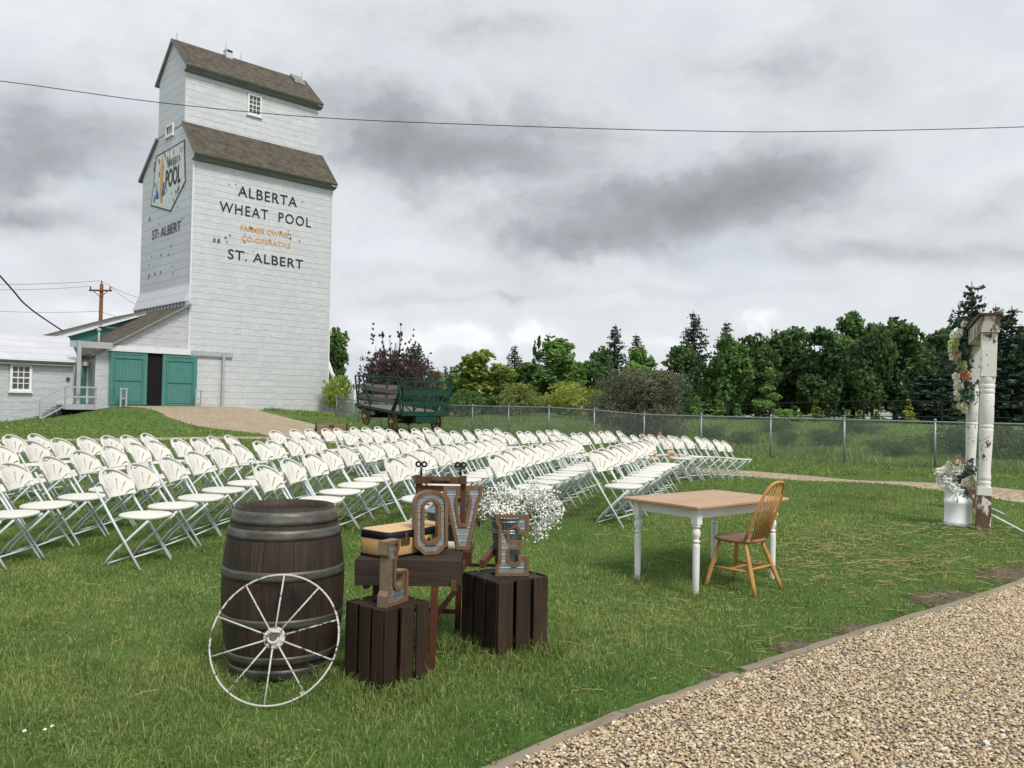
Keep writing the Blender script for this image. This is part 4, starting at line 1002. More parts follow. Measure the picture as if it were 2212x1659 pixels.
def decid_(seed, n, shape, leaf):
    r = np.random.default_rng(seed); lobes = []
    if shape == 'round': zc, hx, hz, nl, bot = .53, .36, .46, 20, .2
    elif shape == 'tall': zc, hx, hz, nl, bot = .52, .27, .475, 20, .15
    elif shape == 'young': zc, hx, hz, nl, bot = .52, .20, .46, 13, .05
    elif shape == 'column': zc, hx, hz, nl, bot = .55, .085, .45, 10, .1
    elif shape == 'bush': zc, hx, hz, nl, bot = .48, .50, .46, 22, .0
    elif shape == 'wispy': zc, hx, hz, nl, bot = .36, .44, .29, 16, .05
    for i in range(nl):
        z = zc+hz*r.uniform(-.85, .80); f = (z-zc)/hz
        rr = hx*math.sqrt(max(.05, 1-f*f))
        if shape == 'young': rr = hx*max(.10, 1.15*(1-z))
        a = i*2.4+r.uniform(0, .8); d = rr*r.uniform(.35, .75)
        s_ = max(.035, rr*r.uniform(.42, .62)) if shape != 'young' else max(.03, rr*.62)
        lobes.append(((d*math.cos(a), d*math.sin(a), z), (s_, s_, s_*r.uniform(.75, 1.0))))
    lobes.append(((0, 0, zc+hz*.78), (hx*.34, hx*.34, hz*.24)))
    if shape == 'wispy':
        for i in range(13):
            a = r.uniform(0, 6.28); d = r.uniform(.05, .40); h_ = r.uniform(.62, .98)
            for k in range(5): lobes.append(((d*math.cos(a)*(.8+.06*k), d*math.sin(a)*(.8+.06*k), .5+(h_-.5)*k/4), (.040-.004*k, .040-.004*k, .065)))
    P, tl = crown_pts(r, n, lobes, .35 if shape == 'bush' else .5)
    b = MB(); tr = .022 if shape not in ('young','column') else .014
    b.tube([(0,0,0), (.006,.004,.2), (-.004,.006,.45), (0,0,.8)], [tr*1.25, tr, tr*.75, tr*.2], 7)
    for i, (c, s_) in enumerate(lobes[:9]):
        z0 = .15+.4*r.random(); b.tube([(0,0,z0), (c[0]*.5, c[1]*.5, (z0+c[2])/2+.03), c], [tr*.5, tr*.35, tr*.1], 5)
    if shape == 'wispy':
        for c, s_ in lobes[15:]:
            if r.random() < .5: b.tube([(c[0]*.3, c[1]*.3, .35), c, (c[0]*1.03, c[1]*1.03, c[2]+.06)], [tr*.25, tr*.14, tr*.05], 4)
    return P, tl, leaf, b
def spruce(seed, n=27, w=.23):
    r = np.random.default_rng(seed); Ps = []; ts = []; b = MB()
    b.tube([(0,0,0), (0,0,1.0)], [.016, .002], 6)
    for i in range(n):
        z = .06+.93*(i/n)**.94; rad = w*(1-z)**.74*r.uniform(.72, 1.18)+.010
        nb = max(4, int(11*(1-z)+4))
        for k in range(nb):
            a = r.uniform(0, 6.283); L = rad*r.uniform(.65, 1.12); m = max(3, int(L/.0085))
            t = np.linspace(.08, 1, m); dr = -.30*t*L+.38*L*t*t
            sp_ = r.normal(0, .010, (m, 2))*(1-.4*t)[:, None]
            x = t*L*math.cos(a)+sp_[:, 0]; y = t*L*math.sin(a)+sp_[:, 1]; zz = z+dr-.003+r.normal(0, .004, m)
            Ps.append(np.stack([x, y, zz], -1)); ts.append(np.full(m, r.normal(.45, .16))+.25*t+r.normal(0, .1, m))
            x2 = x*(1+.0)+r.normal(0, .012, m); y2 = y+r.normal(0, .012, m)
            Ps.append(np.stack([x2, y2, zz-.010], -1)); ts.append(np.full(m, r.normal(.35, .15))+r.normal(0, .1, m))
    return np.concatenate(Ps), np.concatenate(ts), .019, b
PROTO = {}
def make_proto(key):
    kind, seed = key
    if kind == 'spruce': P, tl, lf, b = spruce(seed)
    elif kind == 'thinspruce': P, tl, lf, b = spruce(seed, 24, .13)
    elif kind == 'bush': P, tl, lf, b = decid(seed, 30000, 'bush', .019)
    elif kind == 'wispy': P, tl, lf, b = decid(seed, 7000, 'wispy', .019)
    elif kind == 'young': P, tl, lf, b = decid(seed, 2600, 'young', .034)
    elif kind == 'column': P, tl, lf, b = decid(seed, 1800, 'column', .022)
    elif kind == 'shrub': P, tl, lf, b = decid(seed, 6500, 'bush', .032)
    else: P, tl, lf, b = decid(seed, 11000, kind, .026)
    PROTO[key] = (P, tl, lf, b)
MESH = {}
def tree(kind, seed, px, ytop, Y, wpx, label, col, group, zoff=0, name=None):
    key = (kind, seed)
    if key not in PROTO: make_proto(key)
    X = (px-CX)/F*Y; zb = H(X, Y)-.05+zoff; hh = AT(px, ytop, Y).z-zb
    base_w = {'round':.72,'tall':.54,'young':.40,'column':.20,'bush':1.0,'shrub':1.0,'wispy':.84,'spruce':.42,'thinspruce':.28}[kind]
    sx = wpx*(1.75 if 'spruce' in kind else 1.08)*Y/F/base_w
    nm = name or {'spruce':'spruce_tree','thinspruce':'spruce_tree','bush':'round_bush','shrub':'leafy_shrub','young':'young_tree','column':'poplar_tree','wispy':'purple_tree'}.get(kind, 'leafy_tree')
    cat = 'shrub' if kind in ('bush', 'shrub') else 'tree'
    t = thing(nm, label, cat, (X, Y, zb), (seed*1.7+px*.013) % 6.28, group)
    P, tl, lf, b = PROTO[key]
    if key not in MESH:
        lz = lf if kind in ('spruce','thinspruce') else lf
        # leaf cards built square in world units for the first user's proportions
        Q = P*[sx/hh, sx/hh, 1.]
        c = leaf_obj('crown', Q, lz, tl, M['needle'] if 'spruce' in kind else M['leaf'], t)
        k = b.build('trunk', M['bark'], t); MESH[key] = (c.data, k.data, sx/hh)
        f = 1.
    else:
        me, mk, ra = MESH[key]
        c = bpy.data.objects.new('crown', me); k = bpy.data.objects.new('trunk', mk); COL.objects.link(c); COL.objects.link(k); c.parent = t; k.parent = t
        f = (sx/hh)/ra
    t.scale = (hh*f, hh*f, hh)
    c.color = (*col, 1)
    return t
DG, MG, LG, YG, SPC, PU, OL, BU = (.082,.145,.050), (.112,.20,.062), (.165,.28,.075), (.30,.34,.07), (.060,.096,.062), (.078,.054,.054), (.22,.25,.08), (.150,.158,.100)
GB = 'trees along the far edge of the meadow'
T = [
 # right-hand treeline
 ('spruce',1,1328,698,84,52,'slim dark spruce left of the round olive bush',SPC),
 ('spruce',2,1373,719,88,56,'shorter dark spruce rising right behind the light tree above the bush',SPC),
 ('tall',11,1382,754,70,74,'lighter green tree directly behind the round olive bush',LG),
 ('round',12,1464,752,66,98,'dark leafy tree at the left end of the tall dark grove',DG),
 ('spruce',1,1496,670,80,66,'tall spire spruce standing above the left end of the dark grove',SPC),
 ('spruce',3,1567,691,82,62,'broad topped spruce peeking over the grove right of the spire spruce',SPC),
 ('round',13,1571,728,64,90,'rounded dark tree in front of the broad topped spruce',MG),
 ('tall',14,1635,727,68,84,'narrow crowned dark tree between two rounded grove trees',DG),
 ('round',15,1712,713,70,110,'wide dark grove tree above the young light green tree',DG),
 ('tall',16,1772,712,66,92,'dark grove tree left of the tallest leafy crown',DG),
 ('spruce',2,1803,702,86,30,'spruce tip showing between leafy grove crowns',SPC),
 ('tall',11,1842,681,72,108,'tallest leafy crown of the dark grove',MG),
 ('round',12,1885,704,66,90,'dense crown just right of the tallest leafy crown',DG),
 ('tall',14,1934,694,68,106,'big dark crown above the white house',DG),
 ('round',13,1990,747,72,84,'low dark crown right of the white house',DG),
 ('tall',16,2030,719,74,84,'dark leafy tree left of the big spruce by the arch',DG),
 ('round',15,2062,706,78,84,'leafy crown behind the arch flowers',DG),
 ('spruce',3,2099,608,60,104,'biggest spruce rising above the white arch',SPC),
 ('spruce',1,2186,660,58,108,'dense spruce at the right edge beside the arch header',SPC),
 ('spruce',2,2150,655,66,64,'narrow spruce leader behind the arch header',SPC),
 ('spruce',1,2004,792,60,84,'smaller bluish spruce in front of the right grove',(.045,.078,.05)),
 ('spruce',3,2062,770,58,90,'bushy spruce filling the gap left of the arch posts',SPC),
 ('round',13,2240,700,64,150,'dark tree cut off by the right picture edge',DG),
 ('young',21,1663,797,56,70,'tall light green young tree before the dark grove',LG),
 ('young',22,1507,856,60,42,'young green tree just right of the round bush',LG),
 ('young',21,1556,865,60,36,'small green sapling left of the tall young tree',LG),
 ('young',22,1594,872,60,32,'tiny sapling close beside the tall young tree',LG),
 ('young',21,1763,863,55,32,'yellow green sapling under the wide grove tree',(.19,.25,.055)),
 ('young',22,1964,862,54,36,'yellow sapling in front of the house porch',YG),
 ('young',21,1832,886,56,34,'short sapling below the house wall',LG),
 ('young',22,1858,886,56,34,'short sapling beside the brick pier',LG),
 ('young',22,1898,887,56,40,'bushy sapling below the porch',LG),
 ('young',21,1720,878,58,40,'low sapling right of the tall young tree',LG),
 ('round',12,1700,790,78,150,'dark understorey tree deep in the grove',DG),
 ('round',15,1580,800,76,150,'dark low tree filling the grove left of the young tree',DG),
 ('round',13,1800,800,96,170,'dark low tree filling the grove left of the house',DG),
 # middle treeline
 ('tall',11,722,714,66,76,'green tree right at the elevator corner',MG),
 ('spruce',1,893,737,84,42,'dark spruce beside the purple tree, left one of a pair',SPC),
 ('spruce',2,903,741,86,44,'dark spruce beside the purple tree, right one of a pair',SPC),
 ('spruce',3,803,768,80,42,'left small spruce half hidden behind the purple tree',SPC),
 ('spruce',1,826,770,78,40,'middle small spruce half hidden behind the purple tree',SPC),
 ('spruce',2,848,778,78,40,'right small spruce half hidden behind the purple tree',SPC),
 ('wispy',31,852,700,58,172,'dark purple leaved tree with thin upright shoots behind the wagon',PU),
 ('spruce',3,962,788,120,24,'small distant spruce over the wagon end',(.06,.085,.065)),
 ('spruce',1,973,789,122,20,'slimmest distant spruce over the wagon end',(.06,.085,.065)),
 ('round',12,935,803,78,60,'olive tree between the purple tree and the distant spruces',OL),
 ('tall',11,1045,760,66,118,'wide yellow green tree above the fence middle',(.25,.315,.075)),
 ('spruce',2,1111,743,82,46,'blue green spruce right of the yellow green tree',SPC),
 ('column',41,1154,738,84,17,'slender poplar column, left of the two poplars',MG),
 ('column',42,1163,728,84,18,'slender poplar column, right of the two poplars',MG),
 ('spruce',3,1184,719,78,58,'tall spruce right of the two poplars',SPC),
 ('tall',16,1209,736,70,98,'light green full tree beside the tall spruce',LG),
 ('round',13,1140,786,68,104,'mid green low tree under the blue green spruce',MG),
 ('round',12,1277,782,72,90,'dark green rounded tree left of the slim spruce',MG),
 ('tall',14,1300,753,80,48,'dark narrow pine-like tree left of the slim spruce',DG),
 ('round',15,985,812,74,80,'green mid-height tree behind the wagon end',MG),
 ('shrub',51,1233,826,58,104,'yellow autumn-tinted shrub behind the fence',(.29,.32,.07)),
 ('shrub',52,1123,829,60,92,'olive green shrub right of the yellow green tree',OL),
 ('shrub',51,733,812,58,66,'yellow green shrub at the elevator corner',(.25,.33,.07)),
 ('shrub',52,1290,842,60,60,'green brown shrub touching the round bush',OL),
 ('shrub',52,1010,842,62,80,'low green shrub below the distant spruces',MG),
 ('shrub',52,1075,858,64,90,'dark undergrowth shrub between the olive shrub and the distant spruces',DG),
 ('shrub',51,1180,858,66,96,'dark undergrowth shrub left of the yellow shrub',DG),
 ('shrub',52,1480,858,64,110,'dark undergrowth shrub right of the round bush',DG),
 ('shrub',51,1640,862,70,130,'dark undergrowth shrub behind the tall young tree',DG),
 ('shrub',52,2000,862,72,130,'dark undergrowth shrub right of the house',DG),
 ('shrub',53,900,850,66,110,'dark undergrowth shrub behind the wagon rack',DG),
 ('bush',61,1382,803,37.5,200,'big round olive grey bush behind the chain-link fence',BU),
]
for k, s_, px, yt, Y, w_, lab, col in T: tree(k, s_, px, yt, Y, w_, lab, col, GB)
BK = 'low dark shrubs on the bank beyond the fence'
for px, yt, Y, w_, lab in ((1790,926,33,90,'dark low shrub on the bank right of the fence middle'), (1540,918,37,60,'rounded low shrub up the bank behind the fence, right of the round bush'), (1850,905,40,110,'long low shrub high on the bank below the black fence'), (2120,908,34,150,'leafy shrub high on the bank behind the arch posts'), (1680,908,42,80,'small rounded shrub high on the bank below the young trees'), (1605,930,34,70,'low dark shrub patch on the bank behind the rightmost folding chairs'), (1700,931,33,52,'small dark shrub on the bank near the fence middle'), (2075,922,29,190,'wide dark shrub thicket on the bank left of the arch'), (2215,926,27,150,'dark shrub thicket on the bank right of the arch'), (1930,948,28,120,'low spreading shrub on the bank between two fence posts'), (1440,930,38,60,'dark shrub at the foot of the round olive bush')):
    tree('shrub', 53, px, yt, Y, w_, lab, (.085,.125,.055), BK)
# ------------------------------------------------------------------ folding chairs (local +Y is the way the chair faces)
def chair_back():
    nx, nz = 96, 54; vs = []; idx = {}; fs = []
    def P(i, j):
        if (i, j) not in idx:
            s = -1+2*i/nx; t = j/nz
            tp = .058+.197*math.sqrt(max(0, 1-(abs(s)*.985)**2.2)); bt = .012*math.cos(s*1.57)*-1
            zz = bt+(tp-bt)*t; xx = s*(.176+.030*math.sin(min(1, zz/.18)*1.5708)); 
            cv = 1.55*xx*xx+(.022 if abs(s) > .93 or t > .955 else 0)
            y0 = -zz*.50; idx[(i, j)] = len(vs); vs.append((xx, -.205+y0+cv, .603+zz*.93))
        return idx[(i, j)]
    for i in range(nx):
        for j in range(nz):
            s = -1+2*(i+.5)/nx; t = (j+.5)/nz
            tp = .058+.197*math.sqrt(max(0, 1-(abs(s)*.985)**2.2)); zz = tp*t; xx = s*(.176+.030*math.sin(min(1, zz/.18)*1.5708))
            # hand hole at the top
            if ((xx)/.062)**2+((zz-.213)/.018)**2 < 1: continue
            hole = False
            for a in (-64, -43, -22, 0, 22, 43, 64):
                ca, sa = math.cos(R(90-a)), math.sin(R(90-a)); dx, dz = xx-0, zz+.045
                al = dx*ca+dz*sa; ac = abs(-dx*sa+dz*ca)
                lim = (.105, .213) if 5 < abs(a) < 50 else ((.105, .195) if a == 0 else (.115, .20))
                if lim[0] < al < lim[1] and ac < .0058: hole = True
            if hole: continue
            fs.append((P(i,j), P(i+1,j), P(i+1,j+1), P(i,j+1)))
    return MB().add(vs, fs, 0, True)
def make_chair():
    t = thing('folding_chair', 'x', 'chair')
    o = chair_back().build('backrest', M['white_plastic'], t)
    sm = o.modifiers.new('thickness', 'SOLIDIFY'); sm.thickness = .016; sm.offset = 0
    b = MB(); prof = []
    for k in range(36):
        a = 2*math.pi*k/36; c, s = math.cos(a), math.sin(a)
        x = .188*math.copysign(abs(c)**.72, c); y = .10+.218*math.copysign(abs(s)**.78, s)
        if y < .09: x *= 1-.10*(.09-y)/.185
        prof.append((x, y))
    rings = [(.90,.424),(1.0,.430),(1.0,.446),(.97,.455),(.80,.457)]
    vs = [(x*k_, .11+(y-.11)*k_, z+.018*y) for k_, z in rings for x, y in prof]; fs = []
    for i in range(len(rings)-1):
        for k in range(36): fs.append((i*36+k, i*36+(k+1) % 36, (i+1)*36+(k+1) % 36, (i+1)*36+k))
    b.add(vs, fs, 0, True); b.add(vs, [tuple(range(36))[::-1], tuple(range(4*36, 5*36))])
    b.build('seat', M['white_plastic'], t)
    for sx in (-1, 1):
        MB().tube([(sx*.204,-.268,.70), (sx*.214,-.073,.42), (sx*.222,.225,.0)], .0115, 7).build('leg', M['white_tube'], t)
        MB().tube([(sx*.188,.26,.425), (sx*.190,-.06,.135), (sx*.190,-.105,.085), (sx*.196,-.165,.0)], .0115, 7).build('leg', M['white_tube'], t)
    MB().tube([(-.221,.150,.105),(.221,.150,.105)], .008, 6).build('stretcher', M['white_tube'], t)
    MB().tube([(-.195,-.153,.018),(.195,-.153,.018)], .008, 6).build('stretcher', M['white_tube'], t)
    return t
proto = make_chair(); used = [False]
def place_chair(x, y, ang, lab, grp):
    """ang: heading of +Y local"""
    rz = ang-math.pi/2+random.uniform(-.065, .065); x += random.uniform(-.02, .02); y += random.uniform(-.014, .014)
    # sit level-ish on the slope
    e = .2
    gxx = (H(x+e, y)-H(x-e, y))/(2*e); gyy = (H(x, y+e)-H(x, y-e))/(2*e)
    if not used[0]: used[0] = True; o = proto; o.location = (x, y, H(x, y)); o.rotation_euler = (0, 0, rz); o['label'] = lab; o['group'] = grp
    else: o = dup(proto, (x, y, H(x, y)), rz, lab, grp)
    nrm_ = Vector((-gxx+random.uniform(-.025,.025), -gyy+random.uniform(-.025,.025), 1)).normalized(); q = Vector((0,0,1)).rotation_difference(nrm_)
    o.rotation_euler = (q.to_matrix() @ Matrix.Rotation(rz, 3, 'Z')).to_euler()
    return o
ORD = {'E':'front','D':'second','C':'third','B':'fourth','A':'fifth','Z':'sixth','Y':'seventh','X':'rearmost'}
heads = {'E':(.95,9.76),'D':(-.27,9.04),'C':(-1.33,8.57),'B':(-2.44,7.9),'A':(-3.72,7.36),'Z':(-4.92,6.78),'Y':(-6.1,6.2),'X':(-7.3,5.6)}
slope = {'E':17.2,'D':15.1,'C':13.0,'B':10.8,'A':8.7,'Z':7.2,'Y':6.4,'X':5.8}
count = {'E':9,'D':10,'C':10,'B':11,'A':11,'Z':12,'Y':13,'X':13}
ribbon_chair = {}
for rw in 'EDCBAZYX':
    hx, hy = heads[rw]; th = R(slope[rw]); d = Vector((math.sin(th), math.cos(th))); tf = th+R({'E':18,'D':13,'C':9,'B':4}.get(rw, 0)); f = Vector((math.cos(tf), -math.sin(tf)))
    for k in range(count[rw]):
        p = Vector((hx, hy))+d*(.24+.492*k)+f*.295
        if p.x/p.y < -.66 or p.y < 6: continue
        lab = f'white folding chair inside the {ORD[rw]} row of the near block'
        if k == 0: lab = f'white folding chair at the table end of the {ORD[rw]} row, near block'
        if k == count[rw]-1 and rw != 'E': lab = f'white folding chair on the aisle end of the {ORD[rw]} row, near block'
        if rw == 'E' and k == 8: lab = 'white folding chair with wooden reserved sign, near side of the aisle'
        o = place_chair(p.x, p.y, math.atan2(f.y, f.x), lab, f'folding chairs in the {ORD[rw]} row of the near block')
        if rw == 'E' and k == 8: ribbon_chair['near'] = o
fh = {'Y':(-4.25,14.5),'Z':(-3.05,14.62),'A':(-1.82,14.75),'B':(-.60,14.9),'C':(.62,15.0),'D':(1.95,15.25),'E':(2.62,15.15)}
fs_ = {'Y':20,'Z':21.5,'A':23,'B':24.5,'C':26,'D':28.5,'E':33}
for rw in 'EDCBAZY':
    hx, hy = fh[rw]; th = R(fs_[rw]); d = Vector((math.sin(th), math.cos(th))); f = Vector((math.cos(th), -math.sin(th)))
    for k in range(8 if rw != 'E' else 7):
        p = Vector((hx, hy))+d*(.24+(.515 if rw != 'E' else .58)*k)+f*.295
        lab = f'white folding chair inside the {ORD[rw]} row of the far block'
        last = k == (7 if rw != 'E' else 6)
        if k == 0: lab = f'white folding chair on the aisle end of the {ORD[rw]} row, far block'
        if last: lab = f'white folding chair at the fence end of the {ORD[rw]} row, far block'
        if rw == 'E' and k == 0: lab = 'white folding chair with raffia bow and hanging sign, far side of the aisle'
        o = place_chair(p.x, p.y, math.atan2(f.y, f.x), lab, f'folding chairs in the {ORD[rw]} row of the far block')
        if rw == 'E' and k == 0: ribbon_chair['far'] = o
bpy.context.view_layer.update()
for key, lab in (('near', 'pale wooden reserved sign hung by raffia on the near aisle chair'), ('far', 'pale wooden reserved sign hung by a raffia bow on the far aisle chair')):
    o = ribbon_chair[key]; mw = o.matrix_world.copy()
    s_ = thing('hanging_sign', lab, 'sign', mw.translation, 0, 'wooden signs hung on the aisle chairs'); s_.rotation_euler = mw.to_euler()
    b = MB(); tilt = Matrix.Rotation(R(28), 3, 'X')
    cx_, cy_, cz_ = (0, -.125, .575) if key == 'near' else (.10, -.03, .51)
    b.box((cx_, cy_, cz_), (.23, .018, .16), tilt); b.build('board', M['sign_wood'], s_, .003)
    b = MB()
    for k in range(9):
        x = -.085+.021*k; b.tube([tilt @ Vector((x+.008*math.sin(k*2.), .0105, -.03-.01*math.cos(k*1.7)))+Vector((cx_,cy_,cz_)), tilt @ Vector((x+.006, .0105, .03+.02*math.sin(k*2.9)))+Vector((cx_,cy_,cz_)), tilt @ Vector((x+.020, .0105, -.025))+Vector((cx_,cy_,cz_))], .0022, 4)
    b.build('lettering', M['brass'], s_)
    b = MB()
    for sx in (-1, 1): b.tube([(cx_+sx*.09, cy_-.03, cz_+.07), (sx*.11, -.29, .78), (sx*.05, -.325, .84), (0, -.328, .85)], .004, 5)
    for k in range(7):
        a0 = k*.9; pts = [(.05*math.cos(a0)*math.cos(u)+.0, -.325+.03*math.sin(a0*2+u),   .835+.055*math.sin(u)+.02*math.sin(a0)) for u in np.linspace(0, 5.2, 10)]; b.tube(pts, .0042, 4)
    b.tube([(.02,-.31,.84),(.07,-.25,.76),(.10,-.20,.66)], .004, 4); b.tube([(-.02,-.31,.84),(-.10,-.25,.75)], .004, 4)
    b.build('raffia_bow', M['raffia'], s_)
# ------------------------------------------------------------------ barrel and wheel
bc = G(608, 1440); 
ba = thing('wine_barrel', 'upright dark oak wine barrel with grey metal hoops', 'barrel', bc, R(20))
BH, R0, R1 = .915, .272, .336
def br(z):
    t = (z/BH-.5)*2; return R0+(R1-R0)*(1-abs(t)**2.2)
b = MB(); prof = [(br(z), z) for z in np.linspace(0, BH, 26)]+[(R0-.012, BH), (R0-.026, BH-.004), (R0-.030, BH-.045)]
b.lathe(prof, 72, (0,0,0), 0, True, False); b.build('staves', M['barrel'], ba)
b = MB(); n = 7
vs = [((R0-.028)*math.cos(k*6.2832/48), (R0-.028)*math.sin(k*6.2832/48), BH-.042) for k in range(48)]
b.add(vs, [tuple(range(48))]); hd = b.build('head', M['box'], ba)
b = MB()
for i in range(1, 6):
    x = -.25+.5*i/6; L = math.sqrt(max(0, .24**2-x*x)); b.b2((x-.0015,-L,BH-.0418),(x+.0015,L,BH-.0405))
b.build('seam', M['dark'], hd)
for z0, z1 in ((.832,.902),(.755,.808),(.540,.592),(.290,.338),(.092,.138),(.006,.065)):
    zz = np.linspace(z0, z1, 4); MB().lathe([(br(z0)-.004, z0)]+[(br(z)+.0035, z) for z in zz]+[(br(z1)-.004, z1)], 72, (0,0,0), 0, False, False).build('hoop', M['hoop'], ba)
wb = G(580, 1533)+Vector((0,0,.012)); wt = AT(605, 1240, bc.y-R1-.03)
wc = (wb+Vector((wt.x, wt.y, wt.z)))/2
ax1 = (Vector(wt)-wb).normalized(); WR = (Vector(wt)-wb).length/2
fwd = Vector((.03, -1, 0)); fwd = (fwd-ax1*fwd.dot(ax1)).normalized(); ax0 = ax1.cross(fwd)
Mw = Matrix((ax0, ax1, fwd)).transposed().to_4x4(); Mw.translation = wc
wh = thing('iron_wheel', 'white painted iron spoked wheel leaning on the barrel', 'wheel', wc); wh.rotation_euler = Mw.to_euler()
n = 72
b = MB(); b.tube([(WR*.985*math.cos(k*6.2832/n), WR*.985*math.sin(k*6.2832/n), 0) for k in range(n)], .0050, 8, 0, True); b.build('rim', M['wheel_white'], wh)
for k in range(10):
    a = R(90+36*k-4); c, s = math.cos(a), math.sin(a)
    MB().tube([(.04*c,.04*s,.010),(.985*WR*c,.985*WR*s,0)], [.0046,.0040], 8).build('spoke', M['wheel_white'], wh)
b = MB(); b.lathe([(.054,-.012),(.056,.004),(.050,.012),(.036,.018),(.034,.030),(.022,.032),(.020,.020)], 30, (0,0,0), 0, True, False)
for k in range(10):
    a = R(90+36*k-4); b.blob((.046*math.cos(a), .046*math.sin(a), .010), .010, 5)
hb = b.build('hub', M['wheel_white'], wh); MB().lathe([(.019,.0),(.019,.026)], 12, (0,0,0)).build('axle_hole', M['letter_grey'], hb)

# ------------------------------------------------------------------ crates
def crate(base, rz, w, h, label):
    t = thing('wooden_crate', label, 'crate', base, rz, 'dark stained crates holding letters')
    th = .013
    # two end panels (planks with hand slot), slats run upright on four sides
    for z, nm in ((h-th/2-.004, 'end_panel'), (.02, 'end_panel')):
        b = MB(); pw = (w-.03)/3
        for i in range(3):
            x0 = -w/2+.015+pw*i
            if i == 1 and z > .1:
                b.b2((x0+.002,-w/2+.015,z-th/2),(x0+pw-.002,-w/2+.07,z+th/2))
                b.b2((x0+.002,-w/2+.07,z-th/2),(x0+pw-.002,.045,z+th/2))
                b.b2((x0+.002,.085,z-th/2),(x0+pw-.002,w/2-.015,z+th/2))
            else: b.b2((x0+.002,-w/2+.015,z-th/2),(x0+pw-.002,w/2-.015,z+th/2))
        b.build(nm, M['crate'], t, .002)
    for fx in range(4):
        rot = Matrix.Rotation(fx*math.pi/2, 3, 'Z'); sw = (w-2*.012)/3-.010
        for i in range(3):
            xx = -w/2+sw/2+.001+(w-sw-.002)*i/2
            if fx % 2: xx *= .93
            jit = random.uniform(-.003, .003)
            MB().box(rot @ Vector((xx, -w/2+th/2-.004-(0 if fx % 2 == 0 else .0005), h/2+jit)), (sw if fx % 2 == 0 else sw*.93, th, h), rot).build('slat', M['crate'], t, .0025)
    return t
cL = [G(827.5,1499), G(739,1470), G(926,1469)]
cE = [G(1074,1425), G(1010,1391), G(1175,1400)]
def crate_at(c, h, label):
    w = .5*((c[1]-c[0]).length+(c[2]-c[0]).length); d1 = (c[2]-c[0]).normalized(); d2 = (c[1]-c[0]).normalized()
    rz = .5*(math.atan2(d1.y, d1.x)+math.atan2(d2.y, d2.x)-math.pi/2)
    ce = c[0]+Vector((math.cos(rz)-math.sin(rz), math.sin(rz)+math.cos(rz), 0))*w/2
    return crate((ce.x, ce.y, c[0].z-.005), rz, w, h, label), ce, rz, w
crL, ceL, rzL, wL = crate_at(cL, .430, 'dark wooden crate on end under the letter L')
crE, ceE, rzE, wE = crate_at(cE, .455, 'dark wooden crate on end under the letter E')
zL = cL[0].z-.005+.430-.003; zE = cE[0].z-.005+.455-.003

# ------------------------------------------------------------------ wash bench with wringer, box on top, suitcase, tub
bx = G(943, 1445)
zb0 = bx.z
ws = thing('wash_bench', 'old brown wash bench with wooden wringer frame behind the letters', 'wash bench', (-.43, 5.35, zb0), 0)
LG_ = [(.0,-.56),(.09,.22),(-.33,-.50),(-.30,.25),(.30,.62),(-.36,.68)]
for i, (x, y) in enumerate(((.005,-.60),(.10,.16),(-.34,-.5),(-.30,.22))):
    MB().bar((x,y,-.02),(x+.006,y+.01,.46),.038,.038,(0,1,0)).build('leg', M['stand_red'], ws, .003)
b = MB(); b.bar((.005,-.60,.28),(.10,.16,.30),.02,.03); b.bar((-.34,-.5,.28),(-.30,.22,.30),.02,.03); b.bar((.09,.16,.14),(-.30,.22,.14),.02,.03); b.bar((-.34,-.5,.12),(.005,-.6,.12),.02,.03); b.build('stretcher', M['stand_red'], ws)
b = MB(); b.bar((.12,-.62,.475),(.16,.78,.475),.03,.06); b.bar((-.38,-.6,.475),(-.36,.78,.475),.03,.06)
for y in (-.3,-.02,.25,.5,.75): b.box((-.11,y,.455),(.50,.07,.022))
b.build('bench_frame', M['stand_wood'], ws, .002)
b = MB(); b.bar((.27,-.35,.55),(.42,.35,.64),.03,.05); b.bar((.40,.30,.62),(.40,.30,.30),.03,.035,(0,1,0)); b.bar((.40,.30,.42),(.16,.30,.42),.018,.022); b.bar((.40,.30,.30),(.40,.32,.0),.03,.03,(0,1,0)); b.build('side_arm', M['stand_wood'], ws, .002)
zw = 1.03-zb0
for sx in (-.165, .125):
    MB().bar((sx,.10,.46),(sx,.10,zw),.036,.055,(0,1,0)).build('wringer_post', M['stand_wood'], ws, .003)
xc = -.02
b = MB(); b.box((xc,.062,zw-.022),(.252,.02,.046)); b.tube([(xc-.06,.06,zw-.022),(xc+.06,.06,zw-.022)], .019, 10); b.box((-.165,.055,zw-.018),(.045,.03,.056)); b.box((.125,.055,zw-.018),(.045,.03,.056)); b.build('wringer_head', M['stand_wood'], ws, .003)
b = MB(); b.box((xc,.095,zw-.080),(.252,.03,.038)); b.build('wringer_rail', M['stand_wood'], ws, .002)
b = MB()
b.tube([(xc-.125+.25*t, .10, zw-.155+.012*math.sin(math.pi*t)) for t in np.linspace(0,1,9)], .013, 8); b.build('wringer_rail', M['stand_wood'], ws)
b = MB(); b.tube([(xc-.125+.25*t, .09, zw-.145+.036*math.sin(math.pi*t)) for t in np.linspace(0,1,11)], .005, 6); b.build('leaf_spring', M['iron'], ws)
for z in (.50,.58): MB().tube([(xc-.125,.10,z),(xc+.125,.10,z)], .028, 12).build('roller', M['petal_cream'], ws)
MB().b2((-.235,.04,.46),(.185,.16,.55)).build('wringer_base', M['stand_red'], ws)
